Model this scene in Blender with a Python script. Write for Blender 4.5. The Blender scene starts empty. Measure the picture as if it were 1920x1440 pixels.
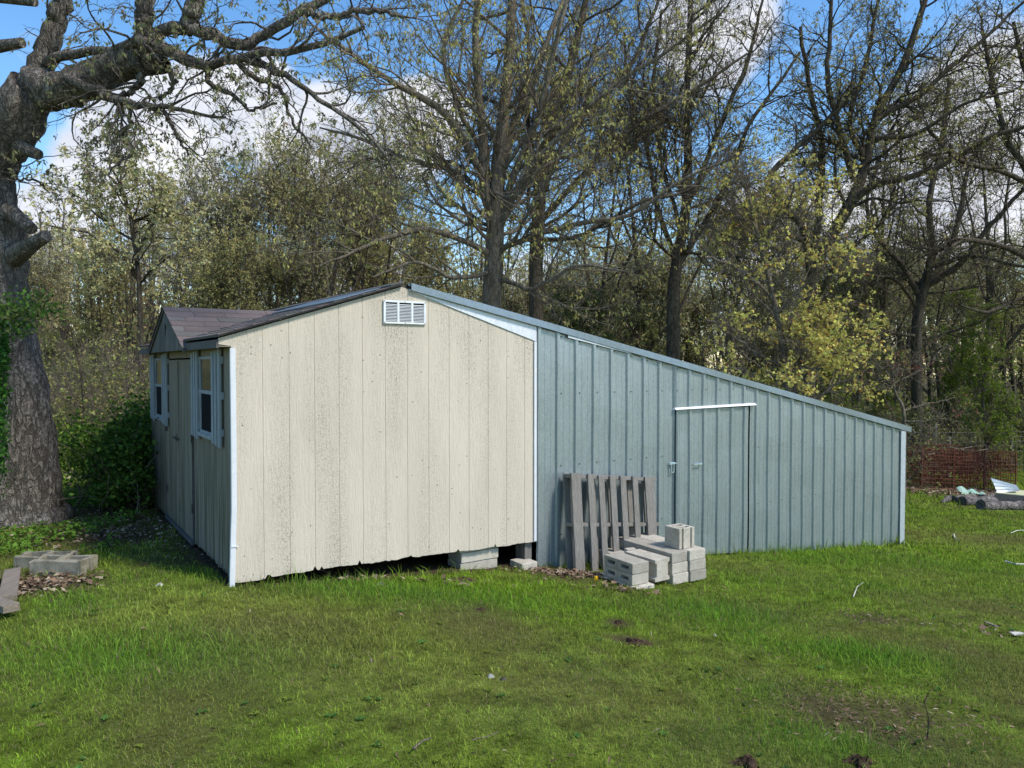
import bpy, math, random
import numpy as np
from mathutils import Vector
sc = bpy.context.scene
PI = math.pi
# ------------------------------------------------------------------ camera, sky, sun, exposure
F = 1400.0; PITCH = math.radians(1.473); H = 1.65
cd = bpy.data.cameras.new('camera'); cam = bpy.data.objects.new('camera', cd); sc.collection.objects.link(cam)
cam.location = (0, 0, H); cam.rotation_euler = (PI/2 - PITCH, 0, 0)
cd.sensor_width = 36; cd.lens = F/1920*36; cd.clip_start = .05; cd.clip_end = 3000
sc.camera = cam
SUN_AZ = math.atan2(.90, -.43); SUN_EL = math.radians(50)      # azimuth clockwise from +Y
sun_dir = Vector((math.sin(SUN_AZ)*math.cos(SUN_EL), math.cos(SUN_AZ)*math.cos(SUN_EL), math.sin(SUN_EL)))
sl = bpy.data.lights.new('sun', 'SUN'); sl.energy = 3.7; sl.angle = math.radians(9); sl.color = (1, .93, .83)
so = bpy.data.objects.new('sun', sl); sc.collection.objects.link(so); so.location = (0, 0, 60)
so.rotation_euler = sun_dir.to_track_quat('Z', 'Y').to_euler()
sc.view_settings.view_transform = 'Standard'; sc.view_settings.look = 'None'
sc.view_settings.exposure = 0.3; sc.view_settings.gamma = 1
try:
    sc.cycles.max_bounces = 6; sc.cycles.transparent_max_bounces = 6
    sc.cycles.use_denoising = True
except Exception: pass

def ray(px, py):
    u = (px-960)/F; v = (720-py)/F
    return np.array([u, math.cos(PITCH)+v*math.sin(PITCH), -math.sin(PITCH)+v*math.cos(PITCH)])
CAM = np.array([0, 0, H])
def at(px, py, Y):
    r = ray(px, py); return CAM + r*(Y/r[1])

world = bpy.data.worlds.new('World'); sc.world = world; world.use_nodes = True
wn = world.node_tree; wn.nodes.clear()
def wnode(t, **k):
    n = wn.nodes.new(t)
    for a, b in k.items(): setattr(n, a, b)
    return n
def build_world():
    L = wn.links.new
    sky = wnode('ShaderNodeTexSky'); sky.sky_type = 'NISHITA'; sky.sun_disc = False
    sky.sun_elevation = SUN_EL; sky.sun_rotation = SUN_AZ; sky.air_density = 1.1; sky.dust_density = .4; sky.ozone_density = 2.2
    tc = wnode('ShaderNodeTexCoord')
    nz = wnode('ShaderNodeTexNoise'); nz.inputs['Scale'].default_value = 4.2; nz.inputs['Detail'].default_value = 9; nz.inputs['Roughness'].default_value = .55
    mp = wnode('ShaderNodeMapping'); mp.inputs['Scale'].default_value = (1, 1, 1.7); mp.inputs['Location'].default_value = (.3, 0, .2)
    L(tc.outputs['Generated'], mp.inputs['Vector']); L(mp.outputs[0], nz.inputs['Vector'])
    acc = None
    blobs = [(210, 300, .075, 1), (300, 260, .10, 1), (400, 200, .085, 1), (490, 170, .075, 1), (600, 270, .13, .9), (780, 230, .09, .9), (330, 400, .12, .8), (110, 420, .07, .7),
             (1330, 60, .10, .9), (1450, 470, .12, 1), (1280, 520, .08, .6), (1850, 260, .16, 1), (1640, 420, .11, 1), (60, 90, .04, .5), (1500, 330, .07, .7), (1000, 520, .08, .7), (700, 560, .1, .8)]
    for (px, py, r, s) in blobs:
        v = ray(px, py); v = v/np.linalg.norm(v)
        dt = wnode('ShaderNodeVectorMath', operation='DISTANCE'); dt.inputs[1].default_value = v
        nrm = wnode('ShaderNodeVectorMath', operation='NORMALIZE'); L(tc.outputs['Generated'], nrm.inputs[0]); L(nrm.outputs[0], dt.inputs[0])
        mr = wnode('ShaderNodeMapRange'); mr.inputs['From Min'].default_value = r*1.2; mr.inputs['From Max'].default_value = r*.4
        mr.inputs['To Max'].default_value = s; L(dt.outputs['Value'], mr.inputs['Value'])
        if acc is None: acc = mr.outputs[0]
        else:
            mx = wnode('ShaderNodeMath', operation='MAXIMUM'); L(acc, mx.inputs[0]); L(mr.outputs[0], mx.inputs[1]); acc = mx.outputs[0]
    a1 = wnode('ShaderNodeMath', operation='MULTIPLY_ADD'); L(nz.outputs['Fac'], a1.inputs[0]); a1.inputs[1].default_value = 1.3; a1.inputs[2].default_value = -.65
    a2 = wnode('ShaderNodeMath', operation='ADD'); L(acc, a2.inputs[0]); L(a1.outputs[0], a2.inputs[1])
    rp = wnode('ShaderNodeMapRange'); rp.interpolation_type = 'SMOOTHSTEP'
    rp.inputs['From Min'].default_value = .42; rp.inputs['From Max'].default_value = .72; L(a2.outputs[0], rp.inputs['Value'])
    bs = wnode('ShaderNodeBackground'); bs.inputs['Strength'].default_value = .15
    hs = wnode('ShaderNodeHueSaturation'); hs.inputs['Saturation'].default_value = 1.25; hs.inputs['Value'].default_value = 1.25
    L(sky.outputs[0], hs.inputs['Color']); L(hs.outputs[0], bs.inputs['Color'])
    n2 = wnode('ShaderNodeTexNoise'); n2.inputs['Scale'].default_value = 9; n2.inputs['Detail'].default_value = 5; L(mp.outputs[0], n2.inputs['Vector'])
    cr = wnode('ShaderNodeValToRGB'); cr.color_ramp.elements[0].color = (.52, .58, .72, 1); cr.color_ramp.elements[0].position = .3
    cr.color_ramp.elements[1].color = (.93, .95, 1, 1); cr.color_ramp.elements[1].position = .6
    L(n2.outputs['Fac'], cr.inputs[0])
    bc = wnode('ShaderNodeBackground'); bc.inputs['Strength'].default_value = .9; L(cr.outputs[0], bc.inputs['Color'])
    ms = wnode('ShaderNodeMixShader'); L(rp.outputs[0], ms.inputs[0]); L(bs.outputs[0], ms.inputs[1]); L(bc.outputs[0], ms.inputs[2])
    wo = wnode('ShaderNodeOutputWorld'); L(ms.outputs[0], wo.inputs[0])
build_world()

# ------------------------------------------------------------------ frame of the building and the ground
O = np.array([-2.1066, 5.6092, 0.0]); AL = math.radians(56.5)
D = np.array([math.sin(AL), math.cos(AL), 0.0]); N = np.array([math.cos(AL), -math.sin(AL), 0.0]); Z = np.array([0, 0, 1.0])
def W(t, n, z): return O + D*t + N*n + Z*z
def TN(x, y):
    qx = x-O[0]; qy = y-O[1]; return qx*D[0]+qy*D[1], qx*N[0]+qy*N[1]
def vnoise(x, y, s, seed=0):
    r = np.random.RandomState(seed+11); out = 0
    for i in range(7):
        a = r.uniform(0, 2*PI); f = s*r.uniform(.6, 1.7); p = r.uniform(0, 6.28, 2)
        out = out + np.sin((x*math.cos(a)+y*math.sin(a))*f + p[0] + 1.3*np.sin((x*math.sin(a)-y*math.cos(a))*f*.7+p[1]))
    return out/7
MOUNDS = []   # x, y, radius, height
for (px, py, r, h) in [(1192, 1207, .17, .05), (1160, 1168, .09, .03), (872, 1086, .10, .02), (902, 1143, .06, .015), (1390, 1432, .16, .05), (1612, 1432, .18, .04), (1115, 1218, .05, .015)]:
    pass
def G0(x, y):
    t, n = TN(x, y)
    return np.interp(t, [-200, -60, -.3, 9.5, 20, 45, 300], [.4, .1, 0, -.95, -1.6, -1.8, -2.4])
def G(x, y):
    z = G0(x, y) + .018*vnoise(x, y, 1.6, 1) + .008*vnoise(x, y, 6, 2)
    t, n = TN(x, y)
    return z
def gp(px, py):
    r = ray(px, py); k = np.arange(1, 120, .01); p = CAM[None]+r[None]*k[:, None]
    i = np.argmax(p[:, 2] <= G(p[:, 0], p[:, 1])); return p[i]

# ------------------------------------------------------------------ helpers
def link(o): sc.collection.objects.link(o)
def tag(o, label=None, cat=None, group=None, kind=None):
    if label: o['label'] = label
    if cat: o['category'] = cat
    if group: o['group'] = group
    if kind: o['kind'] = kind
    return o
def thing(name, label, cat, loc, group=None):
    o = bpy.data.objects.new(name, None); link(o); o.location = loc; o.empty_display_size = .2
    return tag(o, label, cat, group)
def mkmesh(name, V, Fs, col=None, smooth=False):
    V = np.asarray(V, dtype=np.float32).reshape(-1, 3)
    me = bpy.data.meshes.new(name)
    if isinstance(Fs, np.ndarray): Fs = [Fs]
    if len(Fs) and not isinstance(Fs[0], np.ndarray):      # python list of tuples
        d = {}
        for f in Fs: d.setdefault(len(f), []).append(f)
        Fs = [np.array(v) for v in d.values()]
    loops = np.concatenate([f.ravel() for f in Fs]).astype(np.int32)
    tot = np.concatenate([np.full(len(f), f.shape[1]) for f in Fs]).astype(np.int32)
    st = np.concatenate([[0], np.cumsum(tot)[:-1]]).astype(np.int32)
    me.vertices.add(len(V)); me.vertices.foreach_set('co', V.ravel())
    me.loops.add(len(loops)); me.loops.foreach_set('vertex_index', loops)
    me.polygons.add(len(tot)); me.polygons.foreach_set('loop_start', st); me.polygons.foreach_set('loop_total', tot)
    me.polygons.foreach_set('use_smooth', np.full(len(tot), bool(smooth)))
    me.update(calc_edges=True)
    if col is not None:
        at_ = me.attributes.new('Col', 'FLOAT_COLOR', 'POINT')
        c = np.ones((len(V), 4), dtype=np.float32); c[:, :3] = col
        at_.data.foreach_set('color', c.ravel())
    return me
def part(name, V, Fs, mat, parent=None, col=None, smooth=False, bevel=0, solid=0, base=None):
    """mesh given in world coordinates, stored relative to its thing"""
    root = parent
    while root is not None and root.parent is not None: root = root.parent
    off = np.array(root.location) if root is not None else (np.array(base) if base is not None else np.zeros(3))
    me = mkmesh(name, np.asarray(V, dtype=float).reshape(-1, 3)-off, Fs, col, smooth)
    me.materials.append(mat)
    o = bpy.data.objects.new(name, me); link(o)
    if parent is not None: o.parent = parent
    elif base is not None: o.location = base
    if solid:
        m = o.modifiers.new('solid', 'SOLIDIFY'); m.thickness = solid; m.offset = -1
    if bevel:
        m = o.modifiers.new('bevel', 'BEVEL'); m.width = bevel; m.segments = 2; m.limit_method = 'ANGLE'
    return o
class MB:
    def __init__(s): s.v = []; s.f = []
    def add(s, V, Fc):
        b = len(s.v); s.v += [tuple(p) for p in V]; s.f += [tuple(i+b for i in f) for f in Fc]
    def hexa(s, P):   # 8 points: 4 bottom ccw, 4 top ccw
        s.add(P, [(3, 2, 1, 0), (4, 5, 6, 7), (0, 1, 5, 4), (1, 2, 6, 5), (2, 3, 7, 6), (3, 0, 4, 7)])
    def wbox(s, t0, t1, n0, n1, z0, z1):
        s.hexa([W(t0, n1, z0), W(t1, n1, z0), W(t1, n0, z0), W(t0, n0, z0), W(t0, n1, z1), W(t1, n1, z1), W(t1, n0, z1), W(t0, n0, z1)])
    def obox(s, c, ax, ay, az, hx, hy, hz, jit=0, rng=None):
        P = []
        for (i, j, k) in [(-1, -1, -1), (1, -1, -1), (1, 1, -1), (-1, 1, -1), (-1, -1, 1), (1, -1, 1), (1, 1, 1), (-1, 1, 1)]:
            q = c+ax*hx*i+ay*hy*j+az*hz*k
            if jit: q = q+rng.uniform(-jit, jit, 3)
            P.append(q)
        s.hexa(P)
    def build(s, name, mat, parent=None, **k): return part(name, np.array(s.v), s.f, mat, parent, **k)
def cells(xs, ys, mask, z0, z1, fr):
    """solid cells of a plan grid extruded; fr maps (x,y,z) to world"""
    m = MB(); nx = len(xs)-1; ny = len(ys)-1; idx = {}; V = []; Fc = []
    def vi(i, j, k):
        if (i, j, k) not in idx: idx[(i, j, k)] = len(V); V.append(fr(xs[i], ys[j], z1 if k else z0))
        return idx[(i, j, k)]
    S = lambda i, j: 0 <= i < nx and 0 <= j < ny and mask[j][i]
    for j in range(ny):
        for i in range(nx):
            if not S(i, j): continue
            Fc.append((vi(i, j, 1), vi(i+1, j, 1), vi(i+1, j+1, 1), vi(i, j+1, 1)))
            Fc.append((vi(i, j+1, 0), vi(i+1, j+1, 0), vi(i+1, j, 0), vi(i, j, 0)))
            if not S(i-1, j): Fc.append((vi(i, j+1, 0), vi(i, j, 0), vi(i, j, 1), vi(i, j+1, 1)))
            if not S(i+1, j): Fc.append((vi(i+1, j, 0), vi(i+1, j+1, 0), vi(i+1, j+1, 1), vi(i+1, j, 1)))
            if not S(i, j-1): Fc.append((vi(i, j, 0), vi(i+1, j, 0), vi(i+1, j, 1), vi(i, j, 1)))
            if not S(i, j+1): Fc.append((vi(i+1, j+1, 0), vi(i, j+1, 0), vi(i, j+1, 1), vi(i+1, j+1, 1)))
    return V, Fc

# ------------------------------------------------------------------ materials
class NT:
    def __init__(s, name):
        s.m = bpy.data.materials.new(name); s.m.use_nodes = True; s.t = s.m.node_tree
        s.b = s.t.nodes['Principled BSDF']; s.tc = s.t.nodes.new('ShaderNodeTexCoord')
        s.out = s.t.nodes['Material Output']
    def L(s, a, b): s.t.links.new(a, b)
    def vec(s, scale=(1, 1, 1), rot=(0, 0, 0), src=None):
        n = s.t.nodes.new('ShaderNodeMapping'); n.inputs['Scale'].default_value = scale; n.inputs['Rotation'].default_value = rot
        s.L(src or s.tc.outputs['Object'], n.inputs[0]); return n.outputs[0]
    def noise(s, sc_, det=4, rough=.55, v=None, dist=0):
        n = s.t.nodes.new('ShaderNodeTexNoise'); n.inputs['Scale'].default_value = sc_; n.inputs['Detail'].default_value = det
        n.inputs['Roughness'].default_value = rough; n.inputs['Distortion'].default_value = dist
        s.L(v or s.tc.outputs['Object'], n.inputs['Vector']); return n.outputs['Fac']
    def voro(s, sc_, feat='F1', v=None, out='Distance', rnd=1):
        n = s.t.nodes.new('ShaderNodeTexVoronoi'); n.feature = feat; n.inputs['Scale'].default_value = sc_; n.inputs['Randomness'].default_value = rnd
        s.L(v or s.tc.outputs['Object'], n.inputs['Vector']); return n.outputs[out]
    def ramp(s, f, st, interp='LINEAR'):
        n = s.t.nodes.new('ShaderNodeValToRGB'); e = n.color_ramp.elements; n.color_ramp.interpolation = interp
        while len(e) < len(st): e.new(.5)
        for i, (p, c) in enumerate(st):
            e[i].position = p; e[i].color = (c if hasattr(c, '__len__') else (c, c, c))+(1,) if hasattr(c, '__len__') else (c, c, c, 1)
        s.L(f, n.inputs[0]); return n.outputs[0]
    def mix(s, f, a, b, mode='MIX'):
        n = s.t.nodes.new('ShaderNodeMix'); n.data_type = 'RGBA'; n.blend_type = mode
        for k, x in ((0, f), (6, a), (7, b)):
            if hasattr(x, 'is_linked') or isinstance(x, bpy.types.NodeSocket): s.L(x, n.inputs[k])
            elif k == 0: n.inputs[0].default_value = x
            else: n.inputs[k].default_value = tuple(x)+(1,)
        return n.outputs[2]
    def math(s, op, a, b=0.0, c=None):
        n = s.t.nodes.new('ShaderNodeMath'); n.operation = op
        for k, x in enumerate((a, b, c)):
            if x is None: continue
            if isinstance(x, bpy.types.NodeSocket): s.L(x, n.inputs[k])
            else: n.inputs[k].default_value = x
        return n.outputs[0]
    def attr(s, name='Col'):
        n = s.t.nodes.new('ShaderNodeAttribute'); n.attribute_name = name; return n.outputs['Color']
    def base(s, c):
        if isinstance(c, bpy.types.NodeSocket): s.L(c, s.b.inputs['Base Color'])
        else: s.b.inputs['Base Color'].default_value = tuple(c)+(1,)
    def set(s, **k):
        for a, v in k.items():
            i = s.b.inputs[a.replace('_', ' ')]
            if isinstance(v, bpy.types.NodeSocket): s.L(v, i)
            else: i.default_value = v
    def bump(s, h, st=.5, dist=.01):
        n = s.t.nodes.new('ShaderNodeBump'); n.inputs['Strength'].default_value = st; n.inputs['Distance'].default_value = dist
        s.L(h, n.inputs['Height']); s.L(n.outputs[0], s.b.inputs['Normal'])
M = {}
def simple(name, c, rough=.6, metal=0, var=.25, sc_=8, bump=.3, bd=.004, stretch=(1, 1, 1)):
    n = NT(name); v = n.vec(stretch); f = n.noise(sc_, 6, .6, v)
    a = tuple(x*(1-var) for x in c); b = tuple(min(1, x*(1+var)) for x in c)
    n.base(n.ramp(f, [(.3, a), (.7, b)])); n.set(Roughness=rough, Metallic=metal)
    if rough > .8: n.b.inputs['Specular IOR Level'].default_value = .05
    if bump: n.bump(n.noise(sc_*6, 6, .65, v), bump, bd)
    M[name] = n.m; return n
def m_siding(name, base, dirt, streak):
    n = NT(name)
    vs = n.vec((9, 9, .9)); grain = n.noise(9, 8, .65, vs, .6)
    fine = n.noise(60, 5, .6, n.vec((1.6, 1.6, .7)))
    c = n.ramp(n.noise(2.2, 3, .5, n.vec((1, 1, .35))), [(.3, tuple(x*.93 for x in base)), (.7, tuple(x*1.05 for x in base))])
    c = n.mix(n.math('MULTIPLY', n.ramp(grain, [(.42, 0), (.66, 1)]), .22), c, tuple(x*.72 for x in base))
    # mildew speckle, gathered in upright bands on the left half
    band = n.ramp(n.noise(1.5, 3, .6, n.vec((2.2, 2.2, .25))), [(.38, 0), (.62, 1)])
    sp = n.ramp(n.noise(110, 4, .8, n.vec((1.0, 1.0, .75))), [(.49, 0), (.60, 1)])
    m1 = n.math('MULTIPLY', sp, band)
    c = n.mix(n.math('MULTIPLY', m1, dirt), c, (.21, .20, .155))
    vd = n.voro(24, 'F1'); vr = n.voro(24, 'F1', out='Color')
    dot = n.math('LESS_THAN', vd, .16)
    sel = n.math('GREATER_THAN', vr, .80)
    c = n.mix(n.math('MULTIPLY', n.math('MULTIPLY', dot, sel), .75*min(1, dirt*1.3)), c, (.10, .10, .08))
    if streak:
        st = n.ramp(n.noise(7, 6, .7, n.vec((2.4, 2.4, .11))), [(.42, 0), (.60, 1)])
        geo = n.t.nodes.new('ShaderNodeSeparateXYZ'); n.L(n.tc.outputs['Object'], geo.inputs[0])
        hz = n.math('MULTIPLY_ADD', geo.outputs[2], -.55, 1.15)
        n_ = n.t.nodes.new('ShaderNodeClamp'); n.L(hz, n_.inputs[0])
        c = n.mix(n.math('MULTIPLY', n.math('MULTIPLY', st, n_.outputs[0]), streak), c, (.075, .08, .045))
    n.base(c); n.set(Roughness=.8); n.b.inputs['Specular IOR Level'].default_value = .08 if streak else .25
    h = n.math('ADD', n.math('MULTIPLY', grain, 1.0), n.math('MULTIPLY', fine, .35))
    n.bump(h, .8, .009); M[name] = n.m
def m_galv(name, base, rough=.42, metal=.55):
    n = NT(name)
    sp = n.voro(95, 'F1', n.vec((1, 1, .55)), 'Color')
    c = n.ramp(sp, [(.1, tuple(x*.9 for x in base)), (.9, tuple(min(1, x*1.11) for x in base))])
    c = n.mix(n.math('MULTIPLY', n.ramp(n.noise(4, 6, .65, n.vec((4, 4, .4))), [(.4, 0), (.75, 1)]), .35), c, tuple(x*.62 for x in base))
    c = n.mix(n.math('MULTIPLY', n.ramp(n.noise(170, 2, .5), [(.58, 0), (.68, 1)]), .35), c, tuple(min(1, x*1.9) for x in base))
    n.base(c); n.set(Metallic=metal, Roughness=n.ramp(n.noise(30, 5, .6), [(.3, rough-.1), (.7, rough+.12)]))
    n.bump(n.noise(3.2, 4, .5, n.vec((3, 3, .6))), .5, .012); M[name] = n.m
def m_bark(name, c, sc_=7, bd=.03, stretch=.22, lich=(.30, .30, .26)):
    n = NT(name); v = n.vec((1, 1, stretch)); d = n.noise(3, 3, .5, v)
    vm = n.t.nodes.new('ShaderNodeVectorMath'); vm.operation = 'ADD'; n.L(v, vm.inputs[0])
    sc2 = n.t.nodes.new('ShaderNodeVectorMath'); sc2.operation = 'SCALE'; sc2.inputs[3].default_value = .13
    nn = n.t.nodes.new('ShaderNodeTexNoise'); nn.inputs['Scale'].default_value = 9; n.L(v, nn.inputs[0]); n.L(nn.outputs['Color'], sc2.inputs[0]); n.L(sc2.outputs[0], vm.inputs[1])
    e = n.voro(sc_, 'DISTANCE_TO_EDGE', vm.outputs[0]); f = n.noise(sc_*5, 8, .7, v)
    fz = n.noise(sc_*.85, 4, .6, v, .9); rd = n.math('ABSOLUTE', n.math('SUBTRACT', fz, .5)); fis = n.ramp(rd, [(.0, 0), (.055, 1)])
    fz2 = n.noise(sc_*1.7, 3, .6, n.vec((1, 1, stretch*2.2)), .5); fis2 = n.ramp(n.math('ABSOLUTE', n.math('SUBTRACT', fz2, .5)), [(.0, .45), (.05, 1)])
    plate = n.math('MULTIPLY', n.math('MULTIPLY', fis, fis2), n.ramp(e, [(.0, .7), (.12, 1)]))
    col = n.ramp(f, [(.3, tuple(x*.6 for x in c)), (.72, tuple(x*1.5 for x in c))])
    col = n.mix(n.ramp(n.noise(1.7, 5, .6), [(.5, 0), (.8, .8)]), col, lich)
    col = n.mix(plate, tuple(x*.42 for x in c), col)
    n.base(col); n.set(Roughness=.95); n.b.inputs['Specular IOR Level'].default_value = .08
    n.bump(n.math('ADD', n.math('MULTIPLY', plate, .8), n.math('MULTIPLY', f, .5)), .9, bd); M[name] = n.m
def m_leaf(name, tr=.35, rough=.55):
    n = NT(name); c = n.attr(); n.base(c); n.set(Roughness=rough)
    n.b.inputs['Specular IOR Level'].default_value = .05
    t = n.t.nodes.new('ShaderNodeBsdfTranslucent'); n.L(c, t.inputs[0])
    mx = n.t.nodes.new('ShaderNodeMixShader'); mx.inputs[0].default_value = tr
    n.L(n.b.outputs[0], mx.inputs[1]); n.L(t.outputs[0], mx.inputs[2]); n.L(mx.outputs[0], n.out.inputs[0]); M[name] = n.m
def m_ground():
    n = NT('lawn_soil'); c = n.attr()
    f = n.noise(22, 9, .72); f2 = n.noise(90, 5, .7)
    k = n.ramp(f, [(.3, .55), (.7, 1.25)]); k2 = n.ramp(f2, [(.3, .6), (.7, 1.35)])
    c = n.mix(1.0, n.mix(1.0, c, k, 'MULTIPLY'), k2, 'MULTIPLY'); n.base(c); n.set(Roughness=1.0); n.b.inputs['Specular IOR Level'].default_value = .02
    n.bump(n.math('ADD', f, n.math('MULTIPLY', f2, .4)), .9, .03); M['ground'] = n.m
def m_wood(name, c, sc_=1.0, axis=2):
    n = NT(name); s = [14, 14, 14]; s[axis] = .9
    v = n.vec(tuple(x*sc_ for x in s)); g = n.noise(6, 8, .7, v, .8); b = n.noise(1.5, 4, .6)
    col = n.ramp(g, [(.3, tuple(x*.45 for x in c)), (.5, tuple(x*.95 for x in c)), (.72, tuple(min(1, x*1.35) for x in c))])
    col = n.mix(n.ramp(b, [(.4, 0), (.8, .5)]), col, (c[0]*.6, c[1]*.62, c[2]*.5))
    n.base(col); n.set(Roughness=.88); n.bump(g, .8, .006); M[name] = n.m
m_siding('cream_siding', (.61, .54, .435), .85, 0)
m_siding('shaded_stained_siding', (.275, .245, .195), .4, .93)  # side wall's shade put into the cream base colour; streaks are real staining
m_galv('galvanised', (.30, .35, .36), .4); m_galv('fascia_metal', (.22, .27, .30), .4, .6); m_galv('bright_metal', (.66, .70, .74), .5, .12)
m_galv('trim_metal', (.46, .51, .55), .45, .3)
simple('white_trim', (.64, .66, .68), .5, 0, .06, 14, .2, .002)
simple('white_paint', (.72, .75, .76), .55, 0, .08, 20, .2, .002)
simple('shutter_paint', (.25, .285, .30), .75, 0, .2, 14, .3, .002, (1, 1, .3))
simple('dark', (.012, .013, .015), .9, 0, .1, 5, 0)
simple('dark_trim', (.085, .08, .075), .8, 0, .35, 18, .4, .003)
simple('grey_board', (.15, .145, .13), .85, 0, .45, 5, .5, .004, (4, 4, .5))
simple('rust', (.155, .062, .042), .85, 0, .45, 20, .5, .003)
simple('old_wire', (.20, .20, .19), .7, .3, .3, 20, .2, .002)
simple('green_plastic', (.30, .47, .38), .5, 0, .2, 6, .2, .003)
simple('yellow_panel', (.50, .50, .30), .6, 0, .2, 6, .2, .003)
simple('petal', (.85, .62, .02), .6, 0, .1, 50, 0)
simple('stone', (.50, .48, .43), .85, 0, .25, 30, .6, .004)
simple('dirt', (.085, .055, .038), .95, 0, .5, 30, .9, .02)
simple('hardware', (.50, .62, .66), .35, .8, .2, 30, .2, .001)
simple('rusty_hardware', (.09, .075, .065), .7, .4, .4, 30, .4, .002)
m_wood('pallet_wood', (.21, .195, .175)); m_wood('plank_wood', (.22, .18, .14), 1, 1)
m_bark('oak_bark', (.23, .20, .165), 13, .04, .3, (.38, .36, .32)); m_bark('dark_bark', (.13, .108, .08), 12, .02, .25, (.20, .18, .13)); m_bark('pale_bark', (.20, .168, .125), 9, .01, .3, (.28, .25, .19))
m_bark('log_bark', (.24, .215, .20), 7, .04, 1.0, (.34, .32, .30))
m_leaf('leaf'); m_leaf('grass_blade', .3, .6); m_leaf('dry_leaf', .12, .7); m_ground()
def m_concrete(name='concrete', dk=1.0, moss=.0):
    n = NT(name); f = n.noise(7, 8, .7); g = n.noise(120, 4, .7)
    c = n.ramp(f, [(.28, (.26, .245, .20)), (.5, (.44, .42, .37)), (.75, (.56, .54, .49))])
    c = n.mix(n.ramp(g, [(.45, 0), (.62, .55)]), c, (.22, .21, .175))
    c = n.mix(n.math('MULTIPLY', n.ramp(n.noise(9, 6, .7), [(.48, 0), (.6, 1)]), .25+moss), c, (.13, .125, .075) if moss else (.27, .24, .17))
    c = n.mix(1., c, (dk, dk*.965, dk*(.84 if moss else .92)), 'MULTIPLY')
    oi = n.t.nodes.new('ShaderNodeObjectInfo'); k = n.ramp(oi.outputs['Random'], [(0, .62), (1, 1.12)])
    n.base(n.mix(1., c, k, 'MULTIPLY')); n.set(Roughness=.93); n.bump(n.math('ADD', n.math('MULTIPLY', g, .5), f), .7, .008); M[name] = n.m
m_concrete('concrete', 1.2); m_concrete('old_concrete', .62, .35)
def m_shingle():
    n = NT('shingle'); c = n.attr(); g = n.noise(180, 3, .7); f = n.noise(6, 6, .65)
    k = n.ramp(g, [(.3, .6), (.7, 1.35)]); c = n.mix(1., c, k, 'MULTIPLY')
    c = n.mix(n.ramp(f, [(.5, 0), (.75, .5)]), c, (.16, .155, .13)); n.base(c); n.set(Roughness=.95); n.bump(g, .6, .003); M['shingle'] = n.m
m_shingle()
def m_glass():
    n = NT('window_glass'); n.base((.035, .037, .03)); n.set(Roughness=.12); n.b.inputs['Specular IOR Level'].default_value = .9
    n.bump(n.noise(6, 2), .15, .01); M['glass'] = n.m
m_glass()

# ------------------------------------------------------------------ ground
PATCH = []      # bare / litter spots: x, y, rx, ry, strength   (rx along X)
for (px, py, rx, ry, s) in [(1585, 1345, .42, .34, .8), (1700, 1340, .45, .3, .6), (1660, 1165, .5, .25, .8), (1800, 1215, .5, .4, .5), (1850, 1330, .5, .4, .45),
                            (395, 1030, .55, .9, .95), (300, 985, .6, .7, .9), (190, 1005, .8, .6, .9), (80, 1095, .5, .35, .95), (210, 1090, .5, .25, .3),
                            (1110, 1083, .75, .3, .95), (1020, 1075, .4, .25, .8), (1700, 1390, .35, .22, .7), (230, 1350, .5, .3, .3), (830, 1300, .6, .3, .3), (1240, 1250, .4, .3, .3),
                            (1800, 918, 2.0, .8, .9), (250, 950, 1.0, 1.2, .9), (870, 1088, .12, .08, 1), (1185, 1203, .2, .12, 1), (1160, 1168, .1, .1, 1), (900, 1143, .08, .07, 1), (1120, 1220, .06, .06, .8)]:
    p = gp(px, py); PATCH.append((p[0], p[1], rx, ry, s))
LUSH = []
for (px, py, rx, ry, s) in [(1340, 1150, .6, .35, 1), (1620, 1230, .55, .28, 1), (230, 1235, .8, .35, 1), (330, 1215, .4, .25, .8), (1440, 1300, .3, .2, .6), (700, 1110, 1.6, .28, .9), (1570, 1395, .6, .25, .8),
                            (1600, 1050, 1.6, .5, .5), (880, 1120, 1.0, .3, .6), (120, 1130, .3, .2, .8), (1500, 1090, 1.2, .4, .4)]:
    p = gp(px, py); LUSH.append((p[0], p[1], rx, ry, s))
def blobs(x, y, L):
    o = np.zeros_like(x)
    for (a, b, rx, ry, s) in L:
        q = ((x-a)/rx)**2+((y-b)/ry)**2
        o = np.maximum(o, s*np.exp(-q*.8))
    return o
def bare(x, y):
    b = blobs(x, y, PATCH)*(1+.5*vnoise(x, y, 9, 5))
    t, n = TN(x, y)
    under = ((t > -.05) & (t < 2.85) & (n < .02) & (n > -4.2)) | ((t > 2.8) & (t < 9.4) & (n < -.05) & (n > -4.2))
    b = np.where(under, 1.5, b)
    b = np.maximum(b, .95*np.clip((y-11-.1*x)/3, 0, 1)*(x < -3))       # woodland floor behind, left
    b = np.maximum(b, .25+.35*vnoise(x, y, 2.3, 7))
    return np.clip(b, 0, 1)
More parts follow.
